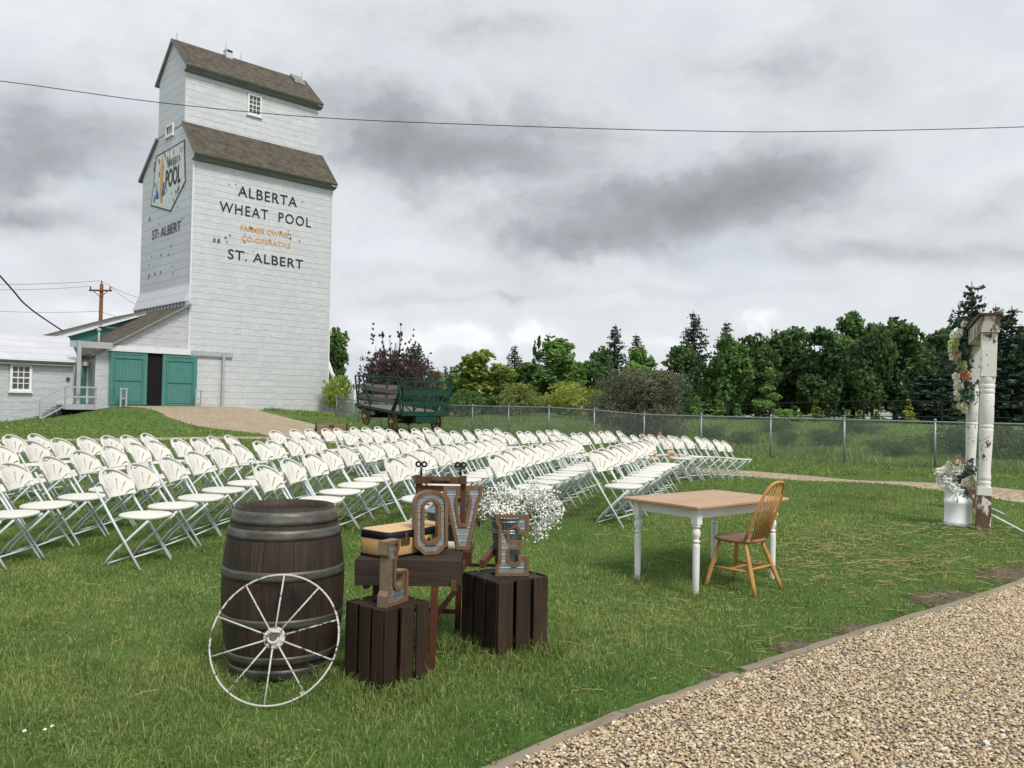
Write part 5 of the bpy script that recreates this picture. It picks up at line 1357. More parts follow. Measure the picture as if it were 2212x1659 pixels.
for sx in (-.15, .105):
    b = MB(); b.tube([(sx,.08,zw+.004),(sx,.08,zw+.055)], .0075, 7)
    for s_, cx_ in ((-1,-.019),(1,.019)): b.tube([(sx+cx_+.015*math.cos(a), .08, zw+.078+.015*math.sin(a)) for a in np.linspace(0, 6.283*11/12, 12)], .0066, 6, 0, True)
    b.tube([(sx-.010,.08,zw+.066),(sx,.08,zw+.052),(sx+.010,.08,zw+.066)], .0045, 6)
    b.build('hand_screw', M['iron'], ws)
b = MB(); b.tube([(-.19,.06,.62),(-.30,.03,.62),(-.375,.02,.60),(-.44,-.02,.575),(-.50,-.05,.53),(-.52,-.06,.49)], .011, 8); b.blob((-.31,.05,.63),.035,6); b.blob((-.345,.04,.61),.025,6); b.build('crank', M['iron'], ws)
tb = thing('galvanised_tub', 'round galvanised wash tub behind the letter V', 'tub', (-.405, 5.83, zb0+.49), 0)
b = MB(); b.lathe([(.14,0),(.172,.26),(.178,.265),(.178,.275),(.170,.275),(.137,.01)], 40, (0,0,0), 0, True, True); b.build('body', M['galv'], tb)
b = MB()
for z in (.07,.2): b.lathe([(.14+.032*z/.26+.001,z-.006),(.14+.032*z/.26+.006,z),(.14+.032*z/.26+.001,z+.006)], 40, (0,0,0), 0, False, False)
b.build('ridge', M['galv'], tb)
b = MB(); b.tube([(.165,-.05,.21),(.192,-.05,.20),(.196,-.03,.17),(.196,.03,.17),(.192,.05,.20),(.165,.05,.21)], .006, 6); b.build('handle', M['iron'], tb)
wb_ = thing('wooden_box', 'long dark wooden box lying across the front of the wash bench', 'box', (-.575, 4.93, zb0+.468), R(1.5))
b = MB(); L_x, D_y, Hh = .60, .38, .148
b.b2((-L_x/2,-D_y/2,.0),(L_x/2,-D_y/2+.016,Hh)); b.build('front_board', M['box'], wb_, .003)
MB().b2((-L_x/2,D_y/2-.016,0),(L_x/2,D_y/2,Hh)).build('back_board', M['box'], wb_, .003)
for s_ in (-1, 1): MB().b2((s_*(L_x/2-.008)-.008,-D_y/2+.017,0.002),(s_*(L_x/2-.008)+.008,D_y/2-.017,Hh-.002)).build('end_board', M['box'], wb_, .003)
b = MB()
for i in range(3): b.b2((-L_x/2+.017,-D_y/2+.018+i*.116,Hh-.018),(L_x/2-.017,-D_y/2+.018+i*.116+.112,Hh-.001))
b.build('top_board', M['box'], wb_, .002)
zt = zb0+.468+.148
f_, l_, r_ = ATZ(838,1209,zt), ATZ(771,1197,zt), ATZ(974,1184,zt)
SW_, SL_ = .255, .53; dd_ = (r_-f_).normalized(); rzS = math.atan2(dd_.y, dd_.x)
sc_ = f_+Vector((math.cos(rzS)*SL_/2-math.sin(rzS)*SW_/2, math.sin(rzS)*SL_/2+math.cos(rzS)*SW_/2, 0))
su = thing('suitcase', 'vintage tan suitcase with dark navy trim lying on the wooden box', 'suitcase', (sc_.x, sc_.y, zt+.001), rzS)
def rrect(w, d, r, n=7):
    out = []
    for cx_, cy_, a0 in ((w/2-r,-d/2+r,-90),(w/2-r,d/2-r,0),(-w/2+r,d/2-r,90),(-w/2+r,-d/2+r,180)):
        for k in range(n): a = R(a0+90*k/(n-1)); out.append((cx_+r*math.cos(a), cy_+r*math.sin(a)))
    return out
def layer(name, mat, w, d, r, rings, cap=True, sm=False):
    vs = []; P = None; n = 0
    for dw, z in rings:
        P = rrect(w+dw, d+dw, r+dw/2); n = len(P); vs += [(x, y, z) for x, y in P]
    fs = [(i*n+k, i*n+(k+1) % n, (i+1)*n+(k+1) % n, (i+1)*n+k) for i in range(len(rings)-1) for k in range(n)]
    b = MB().add(vs, fs, 0, True)
    if cap: b.add(vs, [tuple(range(n))[::-1], tuple(range((len(rings)-1)*n, len(rings)*n))])
    return b.build(name, mat, su)
layer('body', M['tan'], SL_, SW_, .045, [(-.004,.004),(0,.008),(0,.104),(-.004,.106)])
layer('bottom_trim', M['navy'], SL_, SW_, .045, [(-.01,0),(.004,.001),(.005,.012),(0,.013)])
layer('navy_band', M['navy'], SL_, SW_, .045, [(.0,.1045),(.004,.106),(.004,.142),(-.006,.148)])
layer('lid', M['tan_light'], SL_-.014, SW_-.014, .040, [(0,.1475),(0,.149),(-.012,.152)])
b = MB()
for x in (-.135, .135): b.box((x,-SW_/2-.005,.090),(.070,.008,.042))
b.build('lock_plate', M['brass'], su, .002)
b = MB()
for x in (-.135, .135): b.box((x,-SW_/2-.0105,.112),(.022,.003,.052)); b.lathe([(.009,0),(.009,.004)], 12, (x-.004,-SW_/2-.009,.085), 0, True, True, Matrix.Rotation(R(90), 3, 'X'))
b.build('hasp', M['brass'], su)
MB().tube([(-.06,-SW_/2-.004,.085),(-.05,-SW_/2-.022,.075),(.05,-SW_/2-.022,.075),(.06,-SW_/2-.004,.085)], .007, 8).build('handle', M['navy'], su)

# ------------------------------------------------------------------ marquee letters (block letters, wooden rim, corrugated face)
def inset(poly, d):
    n = len(poly); out = []
    ar = sum(poly[i][0]*poly[(i+1) % n][1]-poly[(i+1) % n][0]*poly[i][1] for i in range(n))
    sg_ = 1 if ar > 0 else -1
    for i in range(n):
        p0, p1, p2 = Vector(poly[i-1]), Vector(poly[i]), Vector(poly[(i+1) % n])
        e1, e2 = (p1-p0).normalized(), (p2-p1).normalized()
        n1, n2 = Vector((-e1.y, e1.x))*sg_, Vector((-e2.y, e2.x))*sg_
        m = (n1+n2); m = m/max(.35, m.dot(n1)) if m.length > 1e-6 else n1
        out.append((p1.x+m.x*d, p1.y+m.y*d))
    return out
def letter(name, label, outer, holes, loc, rz, tilt, th=.055):
    """outer/holes: rings in metres, x to the right, z up; local -Y is the face"""
    t = thing(name, label, 'letter', loc, 0, 'rustic marquee letters'); t.rotation_euler = (Matrix.Rotation(rz, 3, 'Z') @ Matrix.Rotation(-tilt, 3, 'X')).to_euler()
    rim = .019; fr = MB(); sd = MB()
    for ring, sgn in [(outer, 1)]+[(h, -1) for h in holes]:
        ins = inset(ring, rim*sgn); n = len(ring)
        A = [(x, -th/2, z) for x, z in ring]; B = [(x, -th/2, z) for x, z in ins]; C = [(x, -th/2+.013, z) for x, z in ins]
        fr.add(A+B+C, [(i, (i+1) % n, n+(i+1) % n, n+i) for i in range(n)]+[(n+i, n+(i+1) % n, 2*n+(i+1) % n, 2*n+i) for i in range(n)])
        Bk = [(x, th/2, z) for x, z in ring]
        sd.add(A+Bk, [(i, (i+1) % n, n+(i+1) % n, n+i) for i in range(n)])
    fr.build('frame', M['frame_wood'], t); sd.build('side', M['frame_side'], t)
    bm = bmesh.new(); es = []
    for ring, sgn in [(outer, 1)]+[(h, -1) for h in holes]:
        ins = inset(ring, rim*sgn*.9); vs = [bm.verts.new((x, -th/2+.012, z)) for x, z in ins]
        for i in range(len(vs)): es.append(bm.edges.new((vs[i], vs[(i+1) % len(vs)])))
    bmesh.ops.triangle_fill(bm, use_beauty=True, edges=es)
    bmesh.ops.subdivide_edges(bm, edges=bm.edges, cuts=1)
    me = bpy.data.meshes.new('face_panel'); bm.to_mesh(me)
    for v in bm.verts: v.co.y = th/2-.002
    me2 = bpy.data.meshes.new('back_panel'); bm.to_mesh(me2); bm.free()
    me.materials.append(M['corr']); me2.materials.append(M['frame_side'])
    for nm, m_ in (('face_panel', me), ('back_panel', me2)):
        o = bpy.data.objects.new(nm, m_); COL.objects.link(o); o.parent = t
    return t
def sq(pts, s): return [(x*s[0], z*s[1]) for x, z in pts]
LET_L = [(0,0),(1,0),(1,.46),(.94,.50),(.62,.50),(.62,.46),(.74,.44),(.74,.33),(.66,.27),(.50,.27),(.43,.33),(.43,.68),(.50,.73),(.50,.80),(.56,.86),(.56,1),(0,1),(0,.80),(.09,.74),(.09,.24),(0,.17)]
def arc(cx, cy, rx, ry, a0, a1, n=6): return [(cx+rx*math.cos(R(a0+(a1-a0)*k/(n-1))), cy+ry*math.sin(R(a0+(a1-a0)*k/(n-1)))) for k in range(n)]
LET_O = [(.30,0),(.70,0),(1,.14)]+arc(.5,.80,.5,.20,0,180,13)+[(0,.14)]
O_HOLE = [(.42,.20),(.58,.20),(.70,.27),(.70,.70)]+arc(.5,.72,.20,.09,0,180,9)+[(.30,.70),(.30,.27)]
LET_E = [(0,0),(1,0),(1,.30),(.94,.33),(.68,.33),(.68,.24),(.58,.21),(.46,.24),(.42,.30),(.42,.40),(.46,.43),(.76,.43),(.76,.58),(.46,.58),(.42,.62),(.42,.72),(.46,.77),(.58,.79),(.66,.74),(.66,.68),(1,.68),(1,1),(0,1),(0,.86),(.08,.80),(.08,.22),(0,.15)]
LET_V = [(.34,0),(.66,0),(.94,.78),(1,.84),(1,1),(.58,1),(.58,.86),(.64,.80),(.64,.68),(.55,.40),(.45,.40),(.36,.68),(.36,.80),(.42,.86),(.42,1),(0,1),(0,.84),(.06,.78)]
pO = ATZ(938, 1200, zt); pV = ATZ(998, 1189, zt)
def place(letter_pts, w, h, holes=()): return [( (x-.5)*w, z*h) for x, z in letter_pts], [[((x-.5)*w, z*h) for x, z in hh] for hh in holes]
o_, h_ = place(LET_L, .205, .348); letter('letter_l', 'rustic metal letter L standing on the front crate', o_, h_, (ceL.x+.035, ceL.y-.055, zL+.001), R(63), R(0), .058)
o_, h_ = place(LET_O, .205, .375, [O_HOLE]); letter('letter_o', 'rustic metal letter O leaning on the suitcase', o_, h_, (pO.x-.028, pO.y+.03, zt+.002), R(22), R(4), .06)
o_, h_ = place(LET_V, .235, .385); letter('letter_v', 'rustic metal letter V on the box beside the O', o_, h_, (pV.x, pV.y+.03, zt+.002), R(12), R(5), .055)
pE = ATZ(1105, 1246, zE)
o_, h_ = place(LET_E, .205, .375); letter('letter_e', 'rustic metal letter E standing on the right crate', o_, h_, (pE.x, pE.y+.03, zE+.001), R(6), R(3), .055)

# ------------------------------------------------------------------ flower bucket and baby's breath
bk = thing('flower_bucket', 'tall ribbed galvanised bucket behind the letter E', 'bucket', (ceE.x+.012, ceE.y+.045, zE+.001), 0)
b = MB(); b.lathe([(.066,0),(.070,.006),(.104,.345),(.110,.350),(.110,.358),(.100,.356),(.068,.02)], 48, (0,0,0), 0, True, True); b.build('body', M['bucket'], bk)
b = MB()
for z in (.05,.26,.275,.33): rr = .066+.038*z/.345; b.lathe([(rr+.001,z-.004),(rr+.005,z),(rr+.001,z+.004)], 48, (0,0,0), 0, False, False)
b.build('ridge', M['galv'], bk)
def breath(parent, clusters, nper, rad, mat, stems_from):
    b = MB(); st = MB()
    for c, r_ in clusters:
        c = Vector(c)
        for k in range(nper):
            d = Vector(rng.normal(size=3)); d = d.normalized()*r_*(rng.random()**.45)*rng.choice([1., 1., 1., 1.35])
            p = c+d; b.blob(p, rad*rng.uniform(.65, 1.25), 4)
            if k % 3 == 0: st.tube([p, c+d*.4+Vector((0,0,-r_*.4))], .0009, 3, 0, False, False)
        st.tube([stems_from, Vector(stems_from).lerp(c, .5)+Vector((0,0,.02)), c], .0013, 4, 0, False, False)
    b.build('blossom', mat, parent, 0, None, False)['kind'] = 'stuff'; st.build('stem', M['stem'], parent, 0, None, False)['kind'] = 'stuff'
bb = thing('flower_bouquet', "airy white baby's breath spilling out of the galvanised bucket", 'bouquet', (ceE.x+.012, ceE.y+.045, zE+.36), 0)
cl = []
def bpx(px, py, dy): 
    p = AT(px, py, ceE.y+.03+dy); return p-Vector((ceE.x+.012, ceE.y+.045, zE+.36))
for px, py in ((1045,1082),(1040,1095),(1062,1090),(1060,1072),(1080,1060),(1092,1052),(1085,1080),(1100,1068),(1110,1085),(1095,1095),(1075,1100),(1120,1092),(1130,1075),(1118,1100),(1055,1103),(1140,1062),(1150,1052),(1155,1075),(1168,1062),(1180,1070),(1190,1080),(1172,1085),(1160,1095),(1178,1100),(1195,1098),(1202,1110),(1188,1115),(1200,1095),(1190,1130),(1178,1140),(1168,1145),(1160,1155),(1172,1128),(1150,1088),(1140,1090),(1105,1100),(1088,1108),(1128,1058)):
    cl.append((bpx(px, py, rng.uniform(-.02, .13))+Vector(rng.normal(0, .012, 3)), .052))
for px, py in ((1062,1106),(1074,1108),(1088,1108),(1100,1106),(1070,1098),(1092,1100)): cl.append((bpx(px, py, -.035), .026))
breath(bb, cl, 38, .0062, M['petal_white'], (0,0,-.02))

# ------------------------------------------------------------------ table and windsor chair
tn, tl_, tr_, tk = G(1504.6,1289), G(1374,1253), G(1668.7,1247.5), G(1541.5,1217)
tc_ = (tn+tl_+tr_+tk)/4; d_ = ((tr_-tn)+(tk-tl_)).normalized(); rzT = math.atan2(d_.y, d_.x)
ta = thing('dining_table', 'white-legged dining table with natural wood top on the lawn', 'table', (tc_.x, tc_.y, min(tn.z, tl_.z, tr_.z, tk.z)), rzT)
TLx, TLy, TH = 1.12, .66, .775
b = MB(); n_ = 6
b.b2((-TLx/2-.115,-TLy/2-.10,TH-.025),(TLx/2+.115,TLy/2+.10,TH)); b.build('tabletop', M['table_top'], ta, .006)
b = MB()
for s_ in (-1, 1): b.b2((-TLx/2+.035,s_*TLy/2-.011,TH-.115),(TLx/2-.035,s_*TLy/2+.011,TH-.0255)); b.b2((s_*TLx/2-.011,-TLy/2+.035,TH-.115),(s_*TLx/2+.011,TLy/2-.035,TH-.0255))
b.build('apron', M['white_paint'], ta)
for sx in (-1, 1):
    for sy in (-1, 1):
        b = MB(); b.b2((sx*TLx/2-.034,sy*TLy/2-.034,TH-.165),(sx*TLx/2+.034,sy*TLy/2+.034,TH-.026))
        zz = TH-.166
        b.lathe([(.034,0),(.026,.010),(.0245,.013)][::-1] and [(.020,-.610),(.022,-.595),(.028,-.585),(.022,-.575),(.0265,-.560),(.029,-.40),(.031,-.185),(.030,-.170),(.023,-.160),(.023,-.155),(.032,-.148),(.032,-.138),(.022,-.130),(.022,-.122),(.034,-.095),(.036,-.075),(.031,-.050),(.022,-.034),(.022,-.028),(.034,-.022),(.034,-.012),(.027,-.006),(.033,.0)], 20, (sx*TLx/2, sy*TLy/2, zz))
        b.build('leg', M['white_paint'], ta)
wf = [G(1515.8,1267), G(1629.6,1290), G(1692.8,1274), G(1583.4,1248)]
wcn = sum(wf, Vector())/4; fd = ((wf[0]+wf[3])-(wf[1]+wf[2])).normalized(); rzW = math.atan2(fd.y, fd.x)-math.pi/2
wc_ = thing('windsor_chair', 'honey oak hoop-back chair pulled up to the white-legged table', 'chair', (wcn.x, wcn.y, min(p.z for p in wf)), rzW)
ws_y = .03
prof = []
for k in range(40):
    a = 2*math.pi*k/40; c, s = math.cos(a), math.sin(a)
    prof.append((.215*math.copysign(abs(c)**.75, c)*(1.0 if s > 0 else 1-.10*abs(s)), ws_y+.205*math.copysign(abs(s)**.8, s)))
rings = [(.90,.425),(.98,.432),(1.0,.445),(.99,.456),(.95,.461),(.6,.452)]
vs = [(x*k_, ws_y+(y-ws_y)*k_, z) for k_, z in rings for x, y in prof]
fs = [(i*40+k, i*40+(k+1) % 40, (i+1)*40+(k+1) % 40, (i+1)*40+k) for i in range(len(rings)-1) for k in range(40)]
MB().add(vs, fs, 0, True).add(vs, [tuple(range(40))[::-1], tuple(range(200, 240))]).build('seat', M['oak_seat'], wc_)
ft = [(-.235,.235),(.235,.235),(.225,-.255),(-.225,-.255)]; tp = [(-.145,.15),(.145,.15),(.135,-.10),(-.135,-.10)]
lp_ = lambda i, t: (tp[i][0]+(ft[i][0]-tp[i][0])*t, tp[i][1]+(ft[i][1]-tp[i][1])*t, .43*(1-t))
for i in range(4): MB().tube([lp_(i,t) for t in (0,.25,.55,.8,1)], [.013,.018,.0215,.019,.013], 12).build('leg', M['oak'], wc_)
for i, j in ((0,3),(1,2)):
    p, q = Vector(lp_(i,.55)), Vector(lp_(j,.55)); MB().tube([p, p.lerp(q,.5), q], [.009,.013,.009], 10).build('stretcher', M['oak'], wc_)
p, q = Vector(lp_(0,.55)).lerp(Vector(lp_(3,.55)),.45), Vector(lp_(1,.55)).lerp(Vector(lp_(2,.55)),.45); MB().tube([p, p.lerp(q,.5), q], [.009,.013,.009], 10).build('stretcher', M['oak'], wc_)
p, q = Vector(lp_(2,.50)), Vector(lp_(3,.50)); MB().tube([p, p.lerp(q,.5), q], [.009,.013,.009], 10).build('stretcher', M['oak'], wc_)
hp_ = []
for k in range(33):
    t = k/32; a = math.pi*t; x = -.185*math.copysign(abs(math.cos(a))**.62, math.cos(a)); z = .455+.515*abs(math.sin(a))**.72
    hp_.append((x, -.125-.20*(z-.455)/.515-.02*(1-abs(x)/.185), z))
MB().tube(hp_, .0135, 12).build('back_hoop', M['oak'], wc_)
for k in range(7):
    x0 = -.115+.23*k/6; x1 = -.140+.28*k/6
    cand = min((q_ for q_ in hp_ if q_[2] > .7), key=lambda q_: abs(q_[0]-x1))
    MB().tube([(x0,-.148,.452), ((x0+cand[0])/2*1.02,(-.148+cand[1])/2,(.452+cand[2])/2), cand], [.0085,.0075,.005], 8).build('spindle', M['oak'], wc_)

# ------------------------------------------------------------------ wedding arch, flowers, milk cans
a0, a1 = G(2123,1143), G(2093,1101)
ar = thing('wedding_arch', 'weathered white arch of two turned porch posts and a header beam', 'arch', a0, math.atan2((a1-a0).y, (a1-a0).x))
ar.rotation_euler = (Matrix.Rotation(ar.rotation_euler.z, 3, 'Z') @ Matrix.Rotation(R(1.5), 3, 'X')).to_euler()
AL = Vector((a1.x-a0.x, a1.y-a0.y)).length; ATOP = AT(2156,679,a0.y).z-a0.z
dz = a1.z-a0.z; PH = ATOP-.23
for x, zo in ((0, 0), (AL, dz)):
    h = PH-zo
    b = MB(); w = .075
    b.b2((x-w,-w,zo-.05),(x+w,w,zo+.40)); o = b.build('post_base', M['peel_bot'], ar, .004)
    b = MB()
    b.b2((x-w*1.01,-w*1.01,zo+.402),(x+w*1.01,w*1.01,zo+.50))
    z0 = zo+.50
    Z = lambda f: z0+(h-.5)*f
    ring = [(.071,Z(0)),(.064,Z(.012)),(.070,Z(.02)),(.070,Z(.035)),(.060,Z(.042)),(.069,Z(.05)),(.069,Z(.065)),(.066,Z(.075)),(.062,Z(.10)),(.076,Z(.355)),(.078,Z(.375)),(.070,Z(.38)),(.078,Z(.388)),(.078,Z(.40)),(.070,Z(.405)),(.078,Z(.415)),(.078,Z(.60)),(.070,Z(.605)),(.079,Z(.612)),(.079,Z(.63)),(.071,Z(.635)),(.079,Z(.645)),(.079,Z(.665)),(.072,Z(.67)),(.080,Z(.68)),(.080,Z(.715))]
    b.lathe(ring, 20, (x,0,0), 0, True, True)
    b.b2((x-.080,-.080,Z(.716)),(x+.080,.080,zo+h)); b.build('post', M['peel_post'], ar, .003)
b = MB(); b.b2((-.13,-.095,PH+.001),(AL+.16,.095,PH+.20)); b.build('header', M['peel_header'], ar, .004)
b = MB(); b.b2((-.16,-.125,PH+.202),(AL+.19,.125,PH+.228)); b.build('cap_board', M['stand_wood'], ar, .003)
inv_ = (Matrix.Translation(a0) @ ar.rotation_euler.to_matrix().to_4x4()).inverted()
for (s0, s1) in (((2128,1105),(2214,1150)), ((2128,1092),(2176,1114))):
    p0 = AT(s0[0], s0[1], (a0.y if s1[0] > 2200 else a1.y)); p1 = G(*s1); b = MB(); b.tube([inv_ @ p0, inv_ @ p1], .012, 8); b.build('brace', M['white_tube'], ar)
def flower(parent, c, r_, mat, n=16, facing=None):
    b = MB(); c = Vector(c)
    for k in range(n):
        lay_ = k/n; a = k*2.399; op = .25+1.0*lay_
        d = Vector((math.cos(a)*math.sin(op), math.sin(a)*math.sin(op), math.cos(op)))
        if facing is not None: d = Vector((0,0,1)).rotation_difference(Vector(facing)) @ d
        pc = c+d*r_*(.25+.55*lay_); t = d.orthogonal().normalized(); s_ = d.cross(t); w_ = r_*(.34+.30*lay_)
        vs = [pc+t*w_*math.cos(u)+s_*w_*math.sin(u)+d*r_*(-.12 if i % 2 else .02) for i, u in enumerate(np.linspace(0, 5.5, 8))]+[pc-d*r_*.2]
        b.add(vs, [(i, (i+1) % 8, 8) for i in range(8)], 0, True)
    return b.build('flower', mat, parent, 0, None, False)
def leaves(parent, pts, size, mat, n):
    P = []; 
    for (c, s_) in pts: P.append(np.array(c)+rng.normal(0, 1, (n, 3))*s_)
    P = np.concatenate(P); o = arr_mesh('leaf_spray', leaf_arrays(P, size, 0, 1.3), np.arange(len(P)*4), np.full(len(P), 4), mat, parent); o['kind'] = 'stuff'; return o
gY = a1.y-.10
ga = thing('flower_garland', 'hanging garland of pale roses and eucalyptus on the far arch post', 'garland', (a1.x-.25, gY, a1.z), 0)
def gp(zx, zy, dy=0): # crop of the arch, 1168 wide
    p = AT((3680+zx*.3014)/1.8228, (1200+zy*.3014)/1.8228, gY+dy); return p-Vector((a1.x-.25, gY, a1.z))
lv = [(gp(x, y, d_y), .045) for x, y, d_y in ((420,280,0),(480,300,.05),(390,340,0),(440,370,0),(370,430,0),(340,520,0),(400,520,.04),(360,580,0),(380,640,0),(350,690,0),(400,790,0),(280,800,0),(380,880,0),(330,960,0),(400,1010,0),(380,1080,0),(410,1180,0),(350,1190,0),(400,1220,0),(310,1280,0),(370,1290,0),(330,1130,0))]
leaves(ga, lv, .066, M['eucal'], 44)
for x, y, r_, mt in ((390,255,.05,'petal_blush'),(300,370,.085,'petal_white'),(250,400,.06,'petal_white'),(255,500,.085,'petal_green'),(245,575,.075,'petal_green'),(270,670,.085,'petal_blush'),(310,640,.05,'petal_blush'),(345,790,.095,'petal_green'),(375,870,.06,'petal_green'),(395,920,.088,'petal_pink'),(285,930,.06,'petal_white'),(300,1000,.05,'petal_white'),(318,1060,.075,'petal_cream'),(295,1150,.05,'petal_white'),(300,1225,.045,'petal_green'),(330,1325,.055,'petal_cream'),(395,1290,.045,'petal_cream'),(390,1350,.055,'petal_cream'),(390,1390,.04,'petal_cream')):
    flower(ga, gp(x, y, -.06), r_*1.04, M[mt], 18, Vector((-.35,-1,.25)).normalized())
def milk_can(base, sc2, label, handle):
    t = thing('milk_can', label, 'milk can', base, R(handle), 'old white milk cans by the arch')
    b = MB(); b.lathe([(.143,.0),(.150,.004),(.150,.055),(.146,.060),(.146,.255),(.150,.262),(.150,.295),(.146,.30),(.118,.345),(.103,.365),(.102,.40),(.115,.425),(.118,.44),(.108,.44),(.095,.41)], 40, (0,0,0), 0, True, True); b.build('body', M['can_white'], t)
    for s_ in (-1, 1): MB().tube([(s_*.10,0,.39),(s_*.155,0,.385),(s_*.165,0,.36),(s_*.150,0,.29)], .009, 8).build('handle', M['can_white'], t)
    t.scale = (sc2, sc2, sc2); return t
mc0 = G(2069,1135); mc1 = G(2050,1097)
milk_can(mc0, 1.02, 'front white milk can holding flowers at the foot of the arch', 60)
milk_can((mc1.x+.10, mc1.y, mc1.z), 1.0, 'second white milk can mostly hidden behind the front one', 20)
fb = thing('flower_bouquet', "bouquet of baby's breath and cream flowers in the front milk can", 'bouquet', mc0+Vector((0,0,.45)), 0)
o0 = mc0+Vector((0,0,.45))
def fp_(zx, zy, dy=0): return AT((3300+zx*.3919)/1.8228, (1650+zy*.3919)/1.8228, mc0.y+dy)-o0
cl = [(fp_(x, y, rng.uniform(-.1,.1)), .055) for x, y in ((1010,540),(1050,520),(1040,580),(1030,630),(1080,560),(1100,510),(1090,610),(1130,540),(1150,590),(1120,640),(1170,640),(1180,560),(1200,610),(1190,680),(1140,690),(1220,660),(1100,660),(1060,600),(1160,520),(1200,520),(1050,650),(1320,510),(1290,560),(1340,560),(1260,520))]
breath(fb, cl, 60, .0098, M['petal_white'], (0,0,-.05))
leaves(fb, [(fp_(1270,740,-.08), .025), (fp_(1270,560), .05), (fp_(1290,500), .05), (fp_(1240,600), .04), (fp_(1330,480), .04)], .045, M['eucal'], 40)
for x, y, r_, mt in ((1310,640,.085,'petal_cream'),(1275,650,.05,'petal_cream'),(1350,670,.06,'petal_cream'),(1330,615,.06,'petal_cream'),(1210,430,.035,'petal_cream'),(1115,445,.035,'petal_cream'),(1130,480,.05,'petal_cream'),(1240,470,.035,'petal_cream')): flower(fb, fp_(x, y, -.10), r_, M[mt], 18, Vector((-.2,-1,.4)).normalized())
for x, y in ((1190,400),(1215,395),(1170,440),(1240,430),(1265,455)):
    c = fp_(x, y, .02); b = MB()
    for k in range(9):
        a = k*.7; p = c+Vector((.022*math.cos(a), .022*math.sin(a), -.03)); b.bar(p, c+Vector((.012*math.cos(a), .012*math.sin(a), .05)), .012, .003)
    b.build('dried_bloom', M['protea'], fb)
b = MB()
for x, y, x2, y2 in ((1185,330,1230,650),(1255,320,1260,640),(1305,390,1280,660),(1190,420,1230,660)): b.tube([fp_(x,y,.05), fp_(x2,y2,.02)], .003, 4)
b.build('twig', M['bark'], fb)

# ------------------------------------------------------------------ hay wagon and bench
w0 = AT(866, 891, 37.5); zg = H(w0.x-1, w0.y+1.5)
wa = thing('hay_wagon', 'old green wooden hay wagon with slatted racks and spoked wheels', 'wagon', (w0.x, w0.y, zg), R(36)); wa.rotation_euler = (Matrix.Rotation(R(36), 3, 'Z') @ Matrix.Rotation(R(4.2), 3, 'X')).to_euler()
bz = w0.z-zg; WW, WL, RH = 2.42, 4.6, 1.40
b = MB(); b.b2((-.02,-.02,bz-.10),(WW+.02,WL,bz)); b.build('bed', M['wagon_grey'], wa)
b = MB(); b.b2((-.02,-.12,bz-.14),(WW+.02,-.022,bz+.06)); b.b2((-.10,0,bz-.10),(-.022,WL,bz+.02)); b.build('sill_beam', M['wagon_green'], wa)
def rack(name, P, rails, posts, diag, mats):
    b = MB(); g = MB()
    for t in posts: b.bar(P(t,0,0), P(t,RH,0), .10, .05)
    for (t0, h0, t1, h1) in diag: b.bar(P(t0,h0,.05), P(t1,h1,.05), .09, .03)
    rk = b.build(name, M['wagon_green'], wa)
    for t0, t1, h0, h1, m in rails:
        q = MB(); vs = [P(t0,h0,-.06),P(t1,h0,-.06),P(t1,h1,-.06),P(t0,h1,-.06),P(t0,h0,-.03),P(t1,h0,-.03),P(t1,h1,-.03),P(t0,h1,-.03)]
        q.add(vs, [(0,1,2,3),(4,5,6,7),(0,1,5,4),(1,2,6,5),(2,3,7,6),(3,0,4,7)]); q.build('rail', M[m], rk)
nP = lambda t, h, d: Vector((WW*t, d, bz+h))
rack('end_rack', nP, [(0,1,.31,.50,'wagon_green'),(0,1,.78,1.0,'wagon_green'),(0,1,RH-.02,RH+.04,'wagon_green')], (.02,.25,.5,.75,.98), ((.08,.30,.22,.02),(.34,.30,.25,.02),(.62,.55,.75,.02),(.92,.8,.74,.02),(.98,.5,.80,.02)), None)
fP = lambda t, h, d: Vector((WW*t, WL-d, bz+h))
rack('end_rack', fP, [(0,1,.31,.50,'wagon_grey'),(0,1,.78,1.0,'wagon_grey'),(0,1,RH-.02,RH+.03,'wagon_green')], (.02,.33,.66,.98), ((.1,1.2,.3,.02),), None)
lP = lambda t, h, d: Vector((-d-.16*h, WL*t, bz+h))
rack('side_rack', lP, [(.0,.93,.32,.52,'wagon_grey'),(.0,.80,.78,.98,'wagon_grey'),(0,1,RH-.02,RH+.03,'wagon_green')], (.02,.98), ((.0,.9,.18,.02),(.04,.6,.14,.02),(.78,RH,.66,.02)), None)
rP = lambda t, h, d: Vector((WW+d+.16*h, WL*t, bz+h))
rack('side_rack', rP, [(0,1,.36,.50,'wagon_green'),(0,1,.82,.98,'wagon_green'),(0,1,RH-.02,RH+.03,'wagon_green')], (.02,.3,.55,.78,.98), ((.5,RH+.3,.5,.02),), None)
b = MB(); b.b2((.30,.3,bz-.24),(.42,WL-.3,bz-.105)); b.b2((WW-.42,.3,bz-.24),(WW-.30,WL-.3,bz-.105))
for y in np.linspace(.3, WL-.3, 6): b.b2((-.08,y-.05,bz-.2),(WW,y+.05,bz-.105))
b.b2((.1,.85,.38),(WW-.1,.97,.50)); b.b2((.1,WL-1.0,.38),(WW-.1,WL-.88,.50)); b.b2((WW/2-.06,.4,.40),(WW/2+.06,WL-.4,.52)); b.b2((.55,.8,.5),(WW-.55,1.0,bz-.24)); b.b2((.55,WL-1.05,.5),(WW-.55,WL-.85,bz-.24))
b.build('undercarriage', M['wagon_dark'], wa)
MB().b2((.70,-.10,bz-.46),(1.78,.3,bz-.142)).build('tool_box', M['wagon_green'], wa, .01)
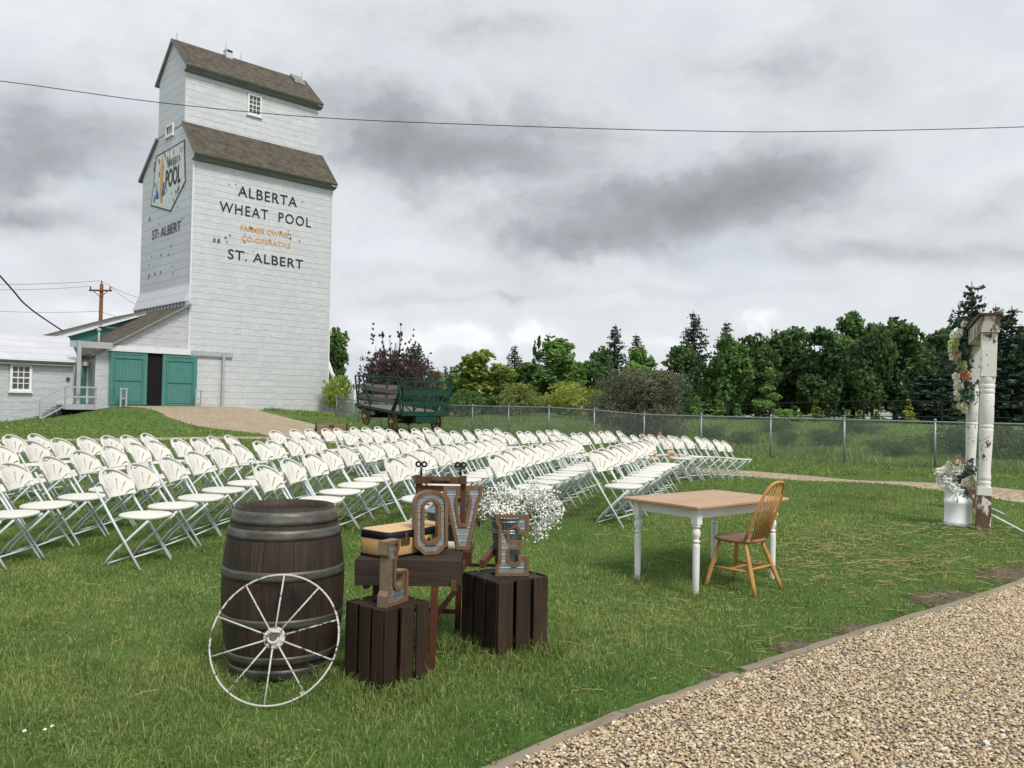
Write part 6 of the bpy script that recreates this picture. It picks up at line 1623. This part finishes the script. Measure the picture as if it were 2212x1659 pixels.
for x, y in ((.06,.91),(WW-.06,.91),(.06,WL-.94),(WW-.06,WL-.94)):
    WRr = .44; b = MB(); n = 28
    ring = lambda r_, xx: [(xx, y+r_*math.cos(k*6.2832/n), WRr+r_*math.sin(k*6.2832/n)) for k in range(n)]
    vs = ring(WRr,x-.035)+ring(WRr,x+.035)+ring(WRr-.07,x+.035)+ring(WRr-.07,x-.035)
    b.add(vs, [(q*n+k, q*n+(k+1) % n, ((q+1) % 4)*n+(k+1) % n, ((q+1) % 4)*n+k) for q in range(4) for k in range(n)])
    wl = b.build('wheel', M['wagon_wheel'], wa)
    b = MB()
    for k in range(12): a = k*math.pi/6; b.tube([(x,y+.06*math.cos(a),WRr+.06*math.sin(a)),(x,y+.38*math.cos(a),WRr+.38*math.sin(a))], .022, 6)
    b.build('spokes', M['wagon_wheel'], wl); b = MB().tube([(x-.14,y,WRr),(x+.14,y,WRr)], [.07,.10], 12)
    b.build('hub', M['hub_yellow'], wl)
bp_ = AT(716, 928, 31); 
be = thing('park_bench', 'brown slatted park bench with black iron arms behind the chairs', 'bench', (bp_.x, bp_.y, H(bp_.x, bp_.y)), R(8))
BT = AT(716, 915.5, 31).z-H(bp_.x, bp_.y)
b = MB()
for i in range(4): b.b2((-.54,.06+.02*i,BT-.09-.105*i),(.54,.10+.02*i,BT-.105*i))
b.build('backrest', M['bench_wood'], be)
b = MB()
for i in range(4): b.b2((-.54,-.42+.115*i,BT-.46),(.54,-.32+.115*i,BT-.42))
b.build('seat', M['bench_wood'], be)
for sx in (-.57, .57):
    b = MB(); b.tube([(sx,.12,0),(sx,.10,BT-.44),(sx,.07,BT+.02)], .03, 8); b.tube([(sx,-.40,0),(sx,-.40,BT-.22),(sx,.09,BT-.12)], .028, 8); b.bar((sx,-.4,BT-.47),(sx,.1,BT-.47),.04,.04); b.build('side_frame', M['iron'], be)
MB().b2((-.09,.048,BT-.12),(.09,.058,BT-.04)).build('plaque', M['brass'], be)
# small things in the grass
for i, (px, py, lab) in enumerate(((96,1607,'leftmost white clover head in the foreground grass'), (112,1600,'middle white clover head in the foreground grass'), (52,1610,'clover head beside the left picture edge'))):
    p = G(px, py); b = MB()
    for k in range(16): d = Vector(rng.normal(size=3)).normalized(); d.z = abs(d.z); b.blob(d*.006, .003, 4)
    t = thing('clover_flower', lab, 'flower', (p.x, p.y, p.z+.06), 0, 'white clover heads in the lawn'); b.build('bloom', M['petal_white'], t); MB().tube([(0,0,0),(0,0,-.07)], .0015, 4).build('stem', M['stem'], t)
p = G(652, 1512); o = MB().blob((0,0,0), .014, 6).build('pebble', M['straw']); o.location = (p.x, p.y, p.z+.03); tag(o, 'small tan pebble in the grass at the foot of the wheel', 'pebble')
